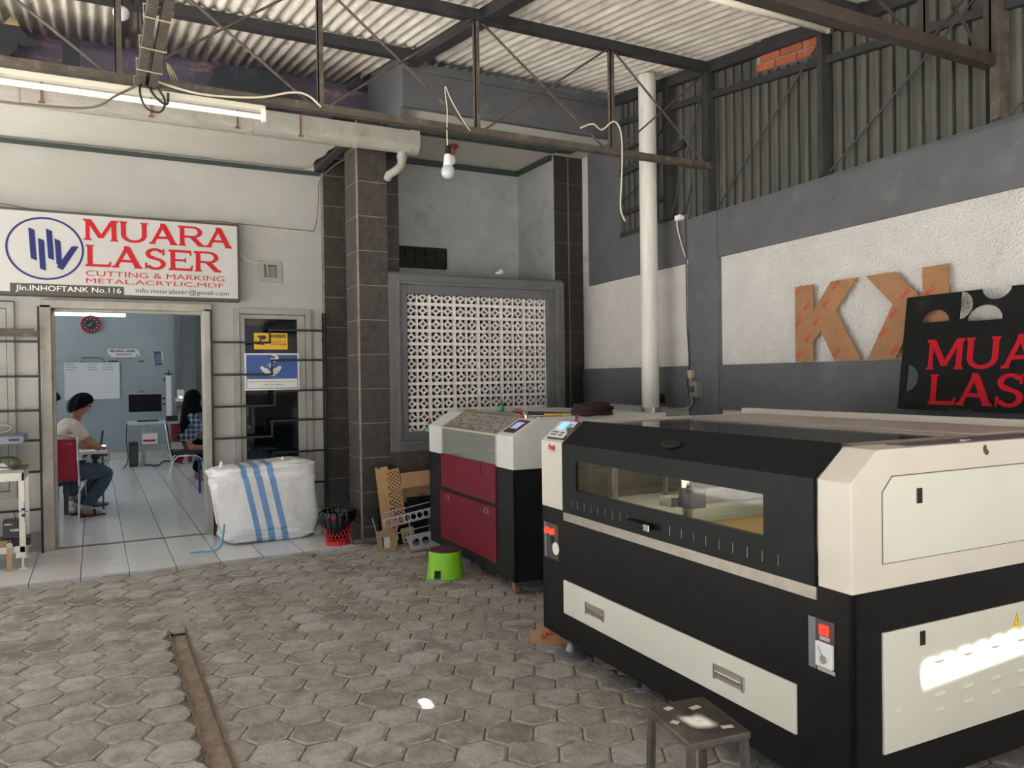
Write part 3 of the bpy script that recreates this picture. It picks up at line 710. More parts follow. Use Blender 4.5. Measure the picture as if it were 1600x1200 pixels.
# control recesses at both ends of the front
def panel(yc, w, z0, z1, kind):
    p = MB(); ring_ = .006
    me = shape([[(yc-w/2, z0), (yc+w/2, z0), (yc+w/2, z1), (yc-w/2, z1)]], .001)
    p.box(-.003, .0, yc-w/2, yc+w/2, z0, z1)
    o = p.build('control_plate', dgrey_m, L1)
    MB().box(-.0045, -.003, yc+w/2-.022 if kind == 0 else yc+w/2-.03, yc+w/2, z0, z1).build('side_bevel', mat('grey_bevel', (.20,.22,.24), .4, .3), o)
    return o
p1 = panel(LN-.105, .15, .528, .715, 0)
for k, yy in enumerate((LN-.07, LN-.125)):
    MB().cyl((-.003, yy, .675), (-.02, yy, .675), .017, .015, 16).build('push_button', mat('red_button', (.7,.02,.01), .3, emit=(1,.05,.02), es=.6), p1)
MB().box(-.005, -.003, LN-.135, LN-.10, .61, .65).build('switch', black_m, p1)
MB().cyl((-.003, LN-.155, .59), (-.007, LN-.155, .59), .033, n=24).build('dial', white_m, p1)
p2 = panel(.12, .105, .528, .695, 1)
MB().box(-.010, -.003, .088, .125, .647, .680).build('rocker_switch', mat('lit_red', (.8,.01,.01), .3, emit=(1,.02,.01), es=1.2), p2, bevel=.002)
mt = MB().box(-.016, -.003, .068, .135, .545, .625).build('ammeter', white_m, p2, bevel=.003)
MB().box(-.0175, -.016, .072, .131, .572, .621).build('meter_scale', mat('meter_face', (.70,.74,.78), .3), mt)
MB().cyl((-.016,.101,.572), (-.019,.101,.572), .014, n=16).build('pivot_cover', silver_m, mt)
MB().cyl((-.0185,.101,.575), (-.0185,.12,.612), .0008, n=5).build('needle', blk_plastic, mt)
MB().box(-.005, -.003, .085, .125, .630, .642).build('name_plate', lgrey_m, p2)
MB().box(-.006, -.003, .065, .135, .528, .540).build('name_plate', lgrey_m, p2)
# key panel on the far cream chamfer
al = math.atan2(ZT-ZC, ch)
Mk = Matrix.Translation((.066, LN-.135, 1.207)) @ Matrix.Rotation(-al, 4, 'Y')
kp = MB().box(-.068, .068, -.085, .085, -.002, .009).xf(Mk).build('keypad', dgrey_m, L1)
MB().box(-.062, .062, -.078, .078, .009, .0115).xf(Mk).build('faceplate', white_m, kp)
MB().box(-.002, .052, -.005, .066, .0115, .0125).xf(Mk).build('display', mat('lcd_blue', (.1,.2,.8), .3, emit=(.13,.28,.85), es=1.0), kp)
MB().box(.008, .042, -.062, -.018, .0115, .0125).xf(Mk).build('arrow_keys', mat('sky_key', (.15,.5,.75), .4), kp)
kb = MB()
for i in range(8):
    for j in range(2): kb.box(-.030-.018*j, -.022-.018*j, .062-.013*i-(.02 if i > 4 else 0), .070-.013*i-(.02 if i > 4 else 0), .0115, .0135)
kb.xf(Mk).build('keys', dgrey_m, kp)
tm = textfit('Hrafc', .075, .030, .02)
MB().mesh(tm, Matrix(((0,0,-1,-.002),(-1,0,0,LN-.085),(0,1,0,1.108),(0,0,0,1)))).build('lettering', redink_m, L1)
MB().box(-.0015, 0, LN-.15, LN-.09, 1.099, 1.102).build('lettering', redink_m, L1)
# right-hand (camera) side: two doors with chamfered corner
me = shape([[(.14, .885), (1.3, .885), (1.3, 1.16), (.185, 1.16), (.14, 1.112)]], .004)
Mside = Matrix(((1,0,0,0),(0,0,-1,-.001),(0,1,0,0),(0,0,0,1)))
sp_ = MB().mesh(me, Mside).build('upper_side_door', cream2_m, L1)
MB().box(.30, .325, -.007, -.003, 1.065, 1.115).build('lock', blk_plastic, sp_, bevel=.001)
me = shape([[(.137, .882), (1.303, .882), (1.303, 1.163), (.184, 1.163), (.137, 1.113)]], .001)
MB().mesh(me, Mside).build('door_gap', mat('gap_brown', (.12,.09,.07), .8), L1)
dn = MB().box(.13, 1.32, -.009, 0, .275, .665).build('lower_side_door', cream2_m, L1, bevel=.002)
MB().box(.303, .327, -.012, -.008, .598, .645).build('lock', blk_plastic, dn, bevel=.001)
for i in range(5):
    for z in (.54, .42, .37):
        x = .40+.15*i
        MB().grid(lambda u, v: (x-.028+.056*u, -.009-.009*math.sin(PI*u)**.4*math.sin(PI*min(1, v*1.0))**.7, z-.009+.018*v), 9, 6).build('louvre', cream2_m, dn, smooth=True)
wr = MB().prism([(.80,.588),(.84,.588),(.82,.632)], 1, -.0105, -.009).build('warning_label', mat('label_orange', (.85,.35,.03), .5), dn)
MB().prism([(.806,.592),(.834,.592),(.82,.624)], 1, -.0115, -.0105).build('label_face', mat('label_yellow', (.9,.72,.08), .5), wr)
MB().box(.80, .84, -.0105, -.009, .578, .586).build('label_face', mat('label_yellow', (.9,.72,.08), .5), wr)
MB().box(.8185,.8215,-.0122,-.0115,.598,.615).build('label_mark', blk_plastic, wr)
MB().box(.175, .205, -.011, -.009, .40, .42).build('sticker', mat('faded_sticker', (.8,.75,.6), .5), dn)
MB().ball((.66, -.002, 1.225), .009, (1,.4,1.6)).ball((.668,-.003,1.213), .010, (1,.4,1)).build('rust_spot', mat('brown_drip', (.12,.06,.03), .6), L1, smooth=True)
# things inside: bed, gantry, head, a board, and an added glowing strip to light the bed
MB().box(.33,.36,.25,LN-.35,1.215,1.222).build('added_bed_strip', mat('added_bed_glow', (.9,.9,.85), .4, emit=(1,.97,.85), es=6), L1)
MB().box(.03, DP-.15, .15, LN-.25, .82, .85).build('cutting_bed', mat('bed_slats', (.66,.68,.55), .5, 0, var=.12, vs=2, streak=(1,14,1)), L1)
MB().box(.05, 1.0, .2, .97, .851, .856).build('tan_sheet', mat('work_board', (.50,.33,.14), .6, var=.05), L1)
MB().box(.02, DP-.15, LN-.252, LN-.242, .85, 1.23).box(DP-.152, DP-.142, .15, LN-.25, .85, 1.23).build('inner_liner', mat('brown_liner', (.16,.135,.11), .6, var=.2, vs=3), L1)
gt = MB().box(.06, 1.2, .98, 1.06, .93, .97).build('gantry', silver_m, L1)
MB().cyl((.18, 1.02, .86), (.18, 1.02, .93), .018, .03, 16).cyl((.18,1.02,.97), (.18,1.02,1.06), .03, n=16).cyl((.18,1.02,1.06),(.18,1.02,1.10),.008).build('laser_head', chrome_m, L1, smooth=False)
MB().box(.10, .18, .90, .98, .93, 1.01).build('lens_mount', blk_plastic, L1)
MB().box(1.22, 1.28, .2, LN-.3, .92, .97).box(.05, .09, .16, LN-.26, .87, .90).build('rail', lgrey_m, L1)
MB().box(.08, .10, 1.44, 1.46, .85, 1.16).box(.5, .52, 1.60, 1.62, .85, 1.16).build('pipe', silver_m, L1)
ad = MB().lathe([(.012,0),(.012,.09)], (.10, 1.91, .05), 12).lathe([(.085,0),(.085,.008),(.03,.022),(.018,.06)], (.10,1.91,.005), 28)
ad.build('levelling_foot', mat('zinc_foot', (.33,.33,.33), .5, .6, var=.1), L1, smooth=False)
MB().box(.05,.15,1.86,1.96,.10,.135).build('foot_mount', black_m, L1)
for (x, y) in ((.10,.12),(1.3,.12),(1.3,1.9)):
    MB().lathe([(.012,0),(.012,.09)], (x, y, .05), 12).lathe([(.085,0),(.085,.008),(.03,.022),(.018,.06)], (x,y,.005), 24).box(x-.05,x+.05,y-.05,y+.05,.10,.135).build('levelling_foot', D.materials['zinc_foot'], L1)

# ================= RED LASER ENGRAVER =================
L2 = thing('laser_engraver', 'smaller laser engraver with maroon doors, white hood and clear lid', 'machine', (2.487, 4.67, 0), R(-1.8))
N2, D2 = 1.63, 1.28
m = MB().box(0, .02, 0, N2, .10, .865).box(0, D2, 0, .02, .10, .865).box(0, D2, N2-.02, N2, .10, .865).box(D2-.02, D2, 0, N2, .10, .865).box(.02, D2-.02, .02, N2-.02, .10, .12).box(.02,D2-.02,.02,N2-.02,.70,.72)
m.build('lower_cabinet', mat('dark_slate_coat', (.012,.014,.015), .45, spec=.25, var=.2, vs=5), L2, bevel=.003)
for a, b in ((0, .262), (1.335, N2)):
    MB().prism([(0, .865), (D2, .865), (D2, 1.205), (.19, 1.205), (0, 1.092)], 1, a, b).build('end_housing', white2_m, L2, bevel=.003)
MB().box(.72, D2, .262, 1.335, .865, 1.205).build('rear_housing', white2_m, L2)
MB().box(-.010, 0, .27, 1.33, .60, .875).build('front_panel', red_m, L2, bevel=.002)
dd = MB().box(-.010, 0, .27, 1.36, .178, .572).build('front_door', red_m, L2, bevel=.002)
for y in (1.20, .43): 
    q = MB().box(-.013, -.010, y-.04, y+.04, .51, .545).build('lock_plate', silver_m, dd)
    MB().box(-.016, -.013, y-.012, y+.012, .515, .54).build('latch', blk_plastic, q)
MB().box(-.012,-.010,.52,.526,.78,.86).box(-.012,-.010,.515,.535,.80,.806).build('scratch_marks', blk_plastic, L2)
lid2 = MB().box(.002, .006, .27, 1.33, .872, 1.088).build('lid', thinglass('scuffed_acrylic', (.80,.82,.78), .12, haze=.35, hazecol=(.42,.43,.40)), L2)
MB().box(-.004,.004,1.318,1.336,.865,1.09).box(-.004,.010,.262,.275,.865,1.09).box(-.003,.008,.27,1.33,1.082,1.094).build('lid_frame', mat('ivory_edge', (.55,.50,.38), .5), lid2)
gs = mat('greige_lid_sheet', (.30,.27,.24), .35, var=.05)
mos = MB().prism([(.0, 1.092), (.004, 1.088), (.194, 1.200), (.72, 1.200), (.72, 1.206), (.19, 1.206)], 1, .262, 1.335).build('lid_top', gs, L2)
# mosaic of cut pieces on the sloping lid
pts = []; rg = random.Random(11)
sh = MB()
for i in range(17):
    for j in range(6):
        cy = .33+i*.058+rg.uniform(-.016,.016)+(.029 if j % 2 else 0); t = .10+j*.17+rg.uniform(-.05,.05)
        if rg.random() < .12 or (i > 13 and j > 3) : continue
        k = rg.choice((3, 4, 4, 5)); a0 = rg.uniform(0, 6); rad = rg.uniform(.018,.028)
        loop = [(cy+rad*math.cos(a0+2*PI*q/k), t*.30+rad*.8*math.sin(a0+2*PI*q/k)) for q in range(k)]
        vs = []
        for dz in (.0012, .002):
            for (yy, tt) in loop:
                tt = max(.006, tt)
                if tt < .221: x = tt*.19/.221; z = 1.092+tt*.113/.221
                else: x = .19+(tt-.221); z = 1.206
                vs.append((x, yy, z+dz))
        sh.add(vs, [tuple(range(k))[::-1], tuple(range(k, 2*k))]+[(q, (q+1) % k, k+(q+1) % k, k+q) for q in range(k)])
sh.build('mosaic_pattern', mat('mosaic_dark', (.12,.095,.085), .35, var=.1), mos)
MB().box(.1, D2-.1, .3, 1.3, .78, .80).build('work_bed', lgrey_m, L2)
MB().box(.3,.34,.3,1.3,.93,.96).build('gantry', silver_m, L2)
al2 = math.atan2(.113, .19)
Mt = Matrix.Translation((.097, .135, 1.150)) @ Matrix.Rotation(-al2, 4, 'Y')
ts = MB().box(-.075,.075,-.085,.085,0,.004).xf(Mt).build('touch_screen', blk_plastic, L2)
MB().box(-.03,.05,-.05,.05,.004,.005).xf(Mt).build('display', mat('screen_violet', (.2,.2,.35), .2, emit=(.22,.22,.38), es=.5), ts)
# right side: switch cover, doors
q = MB().box(.235,.335,-.028,0,.545,.655).build('socket_cover', mat('clear_grey_plastic', (.5,.5,.48), .3, spec=.6), L2, bevel=.006)
MB().box(.25,.30,-.031,-.028,.56,.64).build('switch', white_m, q)
MB().box(.255,.325,-.025,0,.70,.735).box(.265,.315,-.012,0,.675,.70).build('cable_gland', lgrey_m, L2, bevel=.003)
for k, z in ((0, (1.0, 1.07)), (1, (.40, .70))): pass
MB().box(.345,.50,-.006,0,.94,1.08).build('upper_side_hatch', red_m, L2)
MB().box(.335,1.2,-.008,0,.16,.60).build('side_door', red_m, L2)
MB().box(.2,D2,-.003,.02,1.205,1.215).build('top_edge', white2_m, L2)
rub = mat('orange_rubber', (.35,.13,.07), .6)
for (x, y) in ((.06,.10),(.06,1.5),(1.2,.1),(1.2,1.5)):
    cs = MB().box(x-.03,x+.03,y-.03,y+.03,.085,.10).box(x-.022,x-.018,y-.02,y+.02,.03,.09).box(x+.018,x+.022,y-.02,y+.02,.03,.09).build('caster', silver_m, L2)
    MB().cyl((x-.015,y,.034),(x+.015,y,.034),.033,n=20).build('wheel', rub, cs, bevel=.004)
# ================= SIGN OVER THE DOOR =================
YS = 7.86
sg = thing('shop_sign', 'big white lightbox sign with red MUARA LASER lettering above the door', 'sign', (0, YS, 0))
MB().box(-.95, 1.25, 0, .13, 2.25, 2.99).build('sign_box', mat('sign_frame_dark', (.06,.055,.05), .5), sg, bevel=.004)
face = MB().box(-.93, 1.228, -.004, 0, 2.278, 2.968).build('sign_face', mat('sign_acrylic', (.56,.56,.545), .10, var=.03, vs=2, coat=.6), sg)
sred = mat('sign_red', (.52,.016,.025), .4, spec=.2); sblue = mat('sign_navy', (.022,.028,.15), .4, spec=.2)
def FY(x, z, y=-.005): return T(x, y, z) @ FACE_Y
q = MB(); serifword(q, 'MUARA', 1.24, .185, FY(-.062, 2.752)); q.build('lettering', sred, sg)
q = MB(); serifword(q, 'LASER', 1.13, .19, FY(-.052, 2.520)); q.build('lettering', sred, sg)
MB().mesh(textfit('CUTTING & MARKING', 1.155, .048, -.002), FY(-.048, 2.436)).build('lettering', sred, sg)
MB().mesh(textfit('METAL,ACRYLIC,MDF', 1.145, .048, -.002), FY(-.048, 2.368)).build('lettering', sred, sg)
MB().mesh(textfit('info.muaralaser@gmail.com', .80, .056), FY(.345, 2.290)).build('lettering', blk_plastic, sg)
MB().box(-.615, .25, -.008, -.004, 2.258, 2.350).build('address_strip', mat('strip_charcoal', (.055,.055,.05), .2, coat=.3), sg)
MB().mesh(textfit('Jln.INHOFTANK No.116', .80, .060, .004), FY(-.575, 2.276, -.009)).build('lettering', mat('sign_white_letters', (.85,.84,.8), .4), sg)
cx, cz = -.352, 2.655
me = shape([circ(cx, cz, .292, 48, ry=.270), circ(cx, cz, .276, 48, ry=.254)[::-1]], .002)
MB().mesh(me, T(0,-.006,0) @ Matrix(((1,0,0,0),(0,0,-1,0),(0,1,0,0),(0,0,0,1)))).build('emblem_ring', sblue, sg)
q = MB()
for (xa, za, zb, lean) in ((-.475, 2.82, 2.56, .014), (-.405, 2.735, 2.475, .010), (-.345, 2.82, 2.57, .012), (-.283, 2.738, 2.52, .012)):
    q.prism([(xa, za+.008), (xa+.045, za-.01), (xa+.045+lean, zb-.012), (xa+lean, zb+.006)], 1, -.0075, -.005)
q.prism([(-.27, 2.50), (-.225, 2.475), (-.10, 2.69), (-.155, 2.685)], 1, -.0076, -.005)
q.build('emblem_bars', sblue, sg)

# stickers on the window
st = thing('warning_sticker', 'yellow camera warning sticker on the window pane', 'sticker', (0, 8.012, 0))
MB().box(1.395, 1.72, 0, .003, 1.80, 1.963).build('sticker_sheet', mat('signal_yellow', (.85,.50,.02), .4), st)
q = MB().box(1.555, 1.705, -.001, 0, 1.918, 1.948)
q.prism([(1.42,1.935),(1.50,1.94),(1.515,1.915),(1.49,1.895),(1.455,1.905)], 1, -.001, 0).prism([(1.405,1.86),(1.50,1.865),(1.49,1.845),(1.41,1.85)], 1, -.001, 0).prism([(1.45,1.905),(1.47,1.90),(1.46,1.86),(1.445,1.86)], 1, -.001, 0)
q.build('camera_symbol', blk_plastic, st)
MB().mesh(textfit('PERHATIAN', .135, .018), FY(1.562, 1.924, -.002)).build('lettering', D.materials['signal_yellow'], st)
for q in (MB().mesh(textfit('AREA INI', .055, .009), FY(1.603, 1.895, 0)), MB().mesh(textfit('DALAM PENGAWASAN', .145, .011), FY(1.558, 1.873, 0)), MB().mesh(textfit('CCTV 24 JAM', .145, .022, .01), FY(1.557, 1.838, 0))): q.build('lettering', mat('brown_black', (.05,.02,.01), .5), st)
st = thing('hand_wash_sign', 'blue and white hand washing sign on the window', 'sign', (0, 7.975, 0))
MB().box(1.295, 1.822, 0, .004, 1.397, 1.76).build('board', white_m, st)
MB().box(1.312, 1.806, -.001, 0, 1.412, 1.745).build('blue_field', mat('sign_royal_blue', (.035,.10,.33), .4), st)
MB().box(1.318, 1.800, -.002, -.001, 1.418, 1.508).build('text_field', white_m, st)
for q in (MB().mesh(textfit('SEBELUM MASUK WAJIB MENCUCI TANGAN', .45, .013), FY(1.333, 1.472, -.0025)), MB().mesh(textfit('DENGAN SABUN', .18, .013), FY(1.475, 1.444, -.0025))): q.build('lettering', mat('ink_black', (.02,.02,.03), .5), st)
q = MB()
for pl in ([(1.44,1.62),(1.46,1.635),(1.49,1.615),(1.52,1.605),(1.545,1.57),(1.575,1.56),(1.585,1.535),(1.55,1.535),(1.50,1.55),(1.465,1.585)],
           [(1.65,1.62),(1.635,1.64),(1.60,1.62),(1.565,1.605),(1.555,1.58),(1.57,1.55),(1.60,1.552),(1.63,1.585)],
           [(1.545,1.712),(1.585,1.712),(1.585,1.735),(1.62,1.735),(1.62,1.69),(1.585,1.672),(1.56,1.68),(1.545,1.695)],
           [(1.555,1.735),(1.60,1.735),(1.60,1.745),(1.555,1.745)], [(1.535,1.67),(1.545,1.67),(1.543,1.62),(1.53,1.62)], [(1.51,1.65),(1.52,1.66),(1.515,1.63)], [(1.56,1.645),(1.57,1.65),(1.565,1.62)]):
    q.prism([(a, min(b, 1.742)) for a, b in pl], 1, -.003, -.001)
q.build('hands_and_tap', white_m, st)

# ---- black grille rails in front of the wall ----
YR = 7.885
gm = mat('black_grille_iron', (.018,.016,.015), .5, .2)
gr = thing('window_grille', 'black stepped rail grille on posts in front of the window right of the door', 'grille', (0, YR, 0))
for (zl, zr, xs_) in ((1.862, 1.986, 1.523), (1.551, 1.689, 1.538), (1.247, 1.388, 1.563), (.945, 1.095, 1.53), (.64, .782, 1.54), (.33, .465, 1.54)):
    MB().box(.985, xs_, -.006, .006, zl-.010, zl+.010).box(xs_-.009, xs_+.009, -.006, .006, zl-.010, zr+.010).box(xs_, 2.072, -.006, .006, zr-.010, zr+.010).build('rail', gm, gr)
for x in (.985, 2.045, 2.07): MB().box(x-.009, x+.009, -.009, .009, .03 if x < 2 else .2, 2.16).build('post', gm, gr)
for z in (.4, 1.1, 1.9):
    for x in (.985, 2.06): MB().box(x-.006, x+.006, .009, .115, z-.006, z+.006).build('bracket', gm, gr)
gr = thing('window_grille', 'black rail grille left of the door, with a brown slider on top', 'grille', (0, YR, 0))
for z in (1.855, 1.556, 1.262, 1.005, .735, .41): MB().box(-1.5, -.42, -.006, .006, z-.010, z+.010).build('rail', gm, gr)
MB().box(-.425, -.407, -.009, .009, .03, 2.16).build('post', gm, gr)
MB().box(-1.5, -.415, -.012, .012, 1.895, 1.925).box(-1.5, -.41, -.03, .01, 1.925, 1.945).box(-.70,-.45,-.02,.0,1.925,1.965).build('slider_track', steel_brown, gr)
for z in (.5, 1.2, 1.8): MB().box(-.422, -.41, .009, .115, z-.006, z+.006).build('bracket', gm, gr)

# ---- gutter ----
gt_m = mat('stained_gutter_pvc', (.40,.385,.34), .55, var=.10, vs=3, streak=(2,8,1), col2=(.20,.17,.13), c2amt=.18, c2s=7)
gu = thing('roof_gutter', 'stained round-bottomed gutter running below the truss to the pillar', 'gutter', (0, 6.68, 0))
def gprof(r=.085, n=12):
    return [(-r*math.cos(PI*i/n), 3.60-r*math.sin(PI*i/n)) for i in range(n+1)]
p_ = gprof(); pts = [(-.085, 3.70)]+p_+[(.085, 3.70)]
q = MB()
q.prism(pts, 0, -4.5, 2.60)
q.build('trough', gt_m, gu)
q = MB()
for x in (-1.9, -.45, 1.16, 2.04): 
    pp = [(-.090*math.cos(PI*i/10), 3.60-.090*math.sin(PI*i/10)) for i in range(11)]
    MB().prism([(-.09, 3.70)]+pp+[(.09, 3.70)], 0, x-.012, x+.012).build('joint_collar', gt_m, gu)
MB().prism([(-.093,3.705)]+[(-.093*math.cos(PI*i/10), 3.60-.093*math.sin(PI*i/10)) for i in range(11)]+[(.093,3.705)], 0, 2.52, 2.61).build('end_outlet', gt_m, gu)
q = MB().tube([(2.47, 0, 3.53), (2.47, 0, 3.45), (2.46,.01,3.40), (2.42, .04, 3.36), (2.38, .10, 3.335), (2.38,.14,3.31)], [.038,.038,.036,.036,.036,.036], 14)
q.cyl((2.47,0,3.50),(2.47,0,3.455),.045,n=16)
q.build('downpipe', gt_m, gu, smooth=False)
for x in (-.30, .42, 1.05, 1.55): MB().box(x-.008, x+.008, -.093, -.088, 3.52, 3.70).box(x-.02,x+.02,-.1,-.088,3.515,3.53).build('bracket', mat('rusted_hook', (.22,.12,.07), .8, var=.2, vs=20), gu)

# ---- fluorescent lights ----
tube_m = mat('fluorescent_tube', (.9,.88,.82), .3, emit=(1,.93,.80), es=.25)
tubeoff = mat('unlit_tube', (.80,.74,.62), .25)
l1 = thing('tube_light', 'long batten tube light hanging below the left end of the truss', 'light', (0, 4.70, 0))
MB().box(-.42, .90, -.03, .02, 3.052, 3.082).build('batten', mat('batten_cream', (.62,.60,.50), .4), l1, bevel=.003)
MB().cyl((-.40, -.02, 3.015), (.88, -.02, 3.015), .015, n=14).build('tube', tube_m, l1, smooth=True)
MB().box(.878, .90, -.034, .0, 2.99, 3.06).build('end_cap', white_m, l1)
MB().box(-.42, -.40, -.034, .0, 2.99, 3.06).build('end_cap', white_m, l1)
l2 = thing('tube_light', 'single tube light under the purlin beside the brick patch', 'light', (0, 3.28, 0))
MB().box(2.6, 3.95, -.02, .04, 3.585, 3.62).build('batten', dgrey_m, l2)
MB().cyl((2.66, 0, 3.555), (3.93, 0, 3.555), .019, n=14).build('tube', tubeoff, l2, smooth=True)
MB().cyl((3.93, 0, 3.555), (3.955, 0, 3.555), .021, n=14).build('end_cap', chrome_m, l2)

# hanging LED bulb
b1 = thing('light_bulb', 'large LED bulb hanging on a cord from the truss', 'light bulb', (2.07, 4.74, 2.80))
q = MB().lathe([(.001,.0),(.018,.002),(.034,.012),(.043,.030),(.045,.05),(.040,.07),(.031,.085)], (0,0,0), 22, capt=False)
q.build('globe', mat('bulb_diffuser', (.48,.50,.52), .2), b1, smooth=True)
MB().lathe([(.031,.085),(.031,.09),(.024,.15),(.020,.16)], (0,0,0), 22).build('heat_sink', white_m, b1, smooth=True)
MB().lathe([(.019,.16),(.019,.205),(.012,.215)], (0,0,0), 16).build('socket', blk_plastic, b1, smooth=False)
cable('cord', [(0,0,.21), (-.004,.0,.30), (.0,0,.45),(-.012,0,.56), (-.008,0,.60), (.03,0,.52), (.11,0,.40),(.17,0,.33)], .0035, mat('cream_cable', (.72,.66,.52), .5), None, b1)
b2 = thing('light_bulb', 'small bulb in a dark red holder on the recess soffit', 'light bulb', (3.16, 7.12, 3.60))
MB().lathe([(.001,0),(.022,.006),(.03,.03),(.026,.06),(.016,.09)], (0,0,0), 16, capt=False).build('globe', white_m, b2, smooth=True)
MB().lathe([(.016,.09),(.02,.10),(.03,.15),(.055,.17),(.055,.188)], (0,0,0), 16).build('holder', mat('oxide_red', (.25,.06,.04), .5), b2)
b3 = thing('light_bulb', 'small clear bulb standing on the screen frame', 'light bulb', (3.55, 6.87, 2.50))
MB().ball((0,0,.03), .028).build('globe', mat('small_bulb', (.6,.6,.58), .2), b3, smooth=True)
MB().cyl((-.055,0,.012),(-.02,0,.02),.012).build('holder', white_m, b3)
b4 = thing('light_bulb', 'white round lamp partly behind the left truss upright', 'light bulb', (.17, 5.0, 3.60))
MB().ball((0,0,0), .045, (1,1,.9)).build('globe', white_m, b4, smooth=True)
MB().cyl((0,0,.03),(0,0,.09),.02).cyl((0,0,.09),(0,0,.35),.004,n=6).build('holder', blk_plastic, b4)

# ---- exhaust pole ----
po = thing('exhaust_pipe', 'tall white exhaust pipe rising beside the wall to the roof', 'pipe', (4.225, 5.4, 0))
MB().cyl((0,0,1.14),(0,0,4.06),.075,n=28).build('pipe', pole_m, po, smooth=False)
MB().lathe([(.080,0),(.080,.05)], (0,0,1.17), 24).build('clamp', silver_m, po)
MB().cyl((0,0,0),(0,0,1.16),.07,n=20).lathe([(.14,0),(.12,.02),(.085,.05)], (0,0,1.11), 18).build('foam_collar', mat('white_foam', (.75,.72,.68), .9, bump=.6, bs=40), po)
po.location = (4.225, 5.4, 0)
MB().box(.10,.13,-.03,.03,1.25,1.33).build('wall_clip', blk_plastic, po)

# ---- cables ----
cream_c = mat('cream_cable', (.72,.66,.52), .5); blackc = mat('black_cable', (.012,.012,.012), .5); brownc = mat('dusty_cable', (.20,.15,.11), .7)
cable('cable', [(.31,4.70,3.14),(.55,4.69,3.10),(.85,4.70,3.13),(1.05,4.7,3.19),(1.15,4.7,3.19),(1.235,4.72,3.14)], .0065, cream_c, 'cream cable bowed between the tube light and the truss upright')
cable('cable', [(-.60,4.5,2.86),(-.3,4.5,2.86),(.0,4.55,2.90),(.13,4.6,3.0),(.24,4.68,3.10)], .006, brownc, 'dusty cable sagging to the left from the wire bundle')
cable('cable', [(.30,4.64,3.12),(.36,4.62,3.02),(.34,4.62,2.95),(.27,4.62,2.96),(.24,4.62,3.05),(.27,4.64,3.14)], .006, blackc, 'loop of black cable hanging at the tie beam end')
cable('cable', [(.24,4.66,3.6),(.262,4.66,3.4),(.27,4.66,3.2),(.30,4.65,3.06),(.37,4.64,3.0),(.38,4.63,3.06)], .007, blackc, 'black cable coming down the tie beam end with a frayed tail')
cable('cable', [(.15,4.82,3.85),(.18,4.82,3.70),(.24,4.82,3.62),(.25,4.82,3.45),(.27,4.80,3.15)], .006, blackc, 'black cable looping past the round lamp to the truss')
cable('cable', [(3.10,4.73,3.27),(3.2,4.72,3.31),(3.28,4.72,3.28),(3.38,4.71,3.35),(3.44,4.71,3.28),(3.45,4.71,3.1),(3.44,4.71,2.9),(3.43,4.71,2.72),(3.47,4.71,2.63)], .006, cream_c, 'cream cable draped over the truss and down in front of the grey corner')
cable('cable', [(1.90,7.95,2.50),(1.78,7.96,2.55),(1.60,7.96,2.60),(1.47,7.95,2.62)][::-1] if False else [(1.25,7.9,2.72),(1.32,7.9,2.66),(1.42,7.93,2.64),(1.50,7.96,2.65),(1.53,7.98,2.60),(1.54,8.04,2.52)], .004, cream_c, 'thin cream cable running from the sign into the wall vent')
cable('cable', [(-.95,7.93,3.0),(-.7,7.93,3.03),(-.45,7.93,3.0),(0,7.95,3.00),(.6,7.95,2.995),(1.0,7.95,3.02),(1.3,7.96,3.015),(1.9,7.97,3.0),(2.0,7.97,3.02),(2.04,7.96,3.3),(2.05,7.95,3.50),(2.10,7.6,3.58),(2.2,7.3,3.62)], .004, brownc, 'thin brown cable tacked along the wall above the sign')
def wpt(x, y, z):     # right-wall coordinates to world
    v = Matrix.Rotation(WA, 4, 'Z') @ Vector((x, y, z)); return (v.x+WX, v.y, v.z)
cable('cable', [wpt(-.03,5.22,2.83),wpt(-.02,5.24,2.75),wpt(-.015,5.17,2.55),wpt(-.015,5.10,2.42)], .006, cream_c, 'short cream cable below the small junction on the right wall')
cable('cable', [wpt(-.02,5.12,2.80),wpt(-.022,5.115,2.3),wpt(-.022,5.112,1.9),wpt(-.022,5.09,1.6),wpt(-.022,5.12,1.45),wpt(-.022,5.09,1.30)], .005, blackc, 'thin black cable down the edge of the grey wall column')
cable('cable', [wpt(-.03,5.02,3.05),wpt(-.03,5.08,2.92),wpt(-.03,5.15,2.83)], .010, blackc, 'short thick black cable stub over the wall ledge')
tag(MB().box(-.04,0,5.17,5.25,2.80,2.84).build('junction_box', white_m), 'tiny white junction block on the wall ledge', 'junction box')
o = D.objects['junction_box']; wl_(o)
jb = MB().box(-.045,-.0125,5.03,5.085,1.465,1.53).build('socket_box', mat('aged_ivory', (.46,.38,.27), .6), bevel=.003); wl_(jb)
tag(jb, 'small aged ivory socket box on the grey wall column', 'socket')
sb = thing('switch_box', 'grey-green isolator switch box below the ivory socket', 'switch box', (WX,0,0), WA)
MB().box(-.075,-.013,4.92,5.02,1.31,1.44).build('case', mat('grey_green_case', (.20,.22,.19), .5), sb, bevel=.004)
MB().box(-.09,-.075,4.95,4.99,1.35,1.40).build('lever', dgrey_m, sb, bevel=.002)
cable('cable', [wpt(-.03,5.06,1.47),wpt(-.03,5.07,1.36),wpt(-.03,5.05,1.25),wpt(-.03,5.2,1.2),wpt(-.03,5.4,1.21)], .007, D.materials['aged_ivory'], 'ivory cable under the socket box running along the wall')

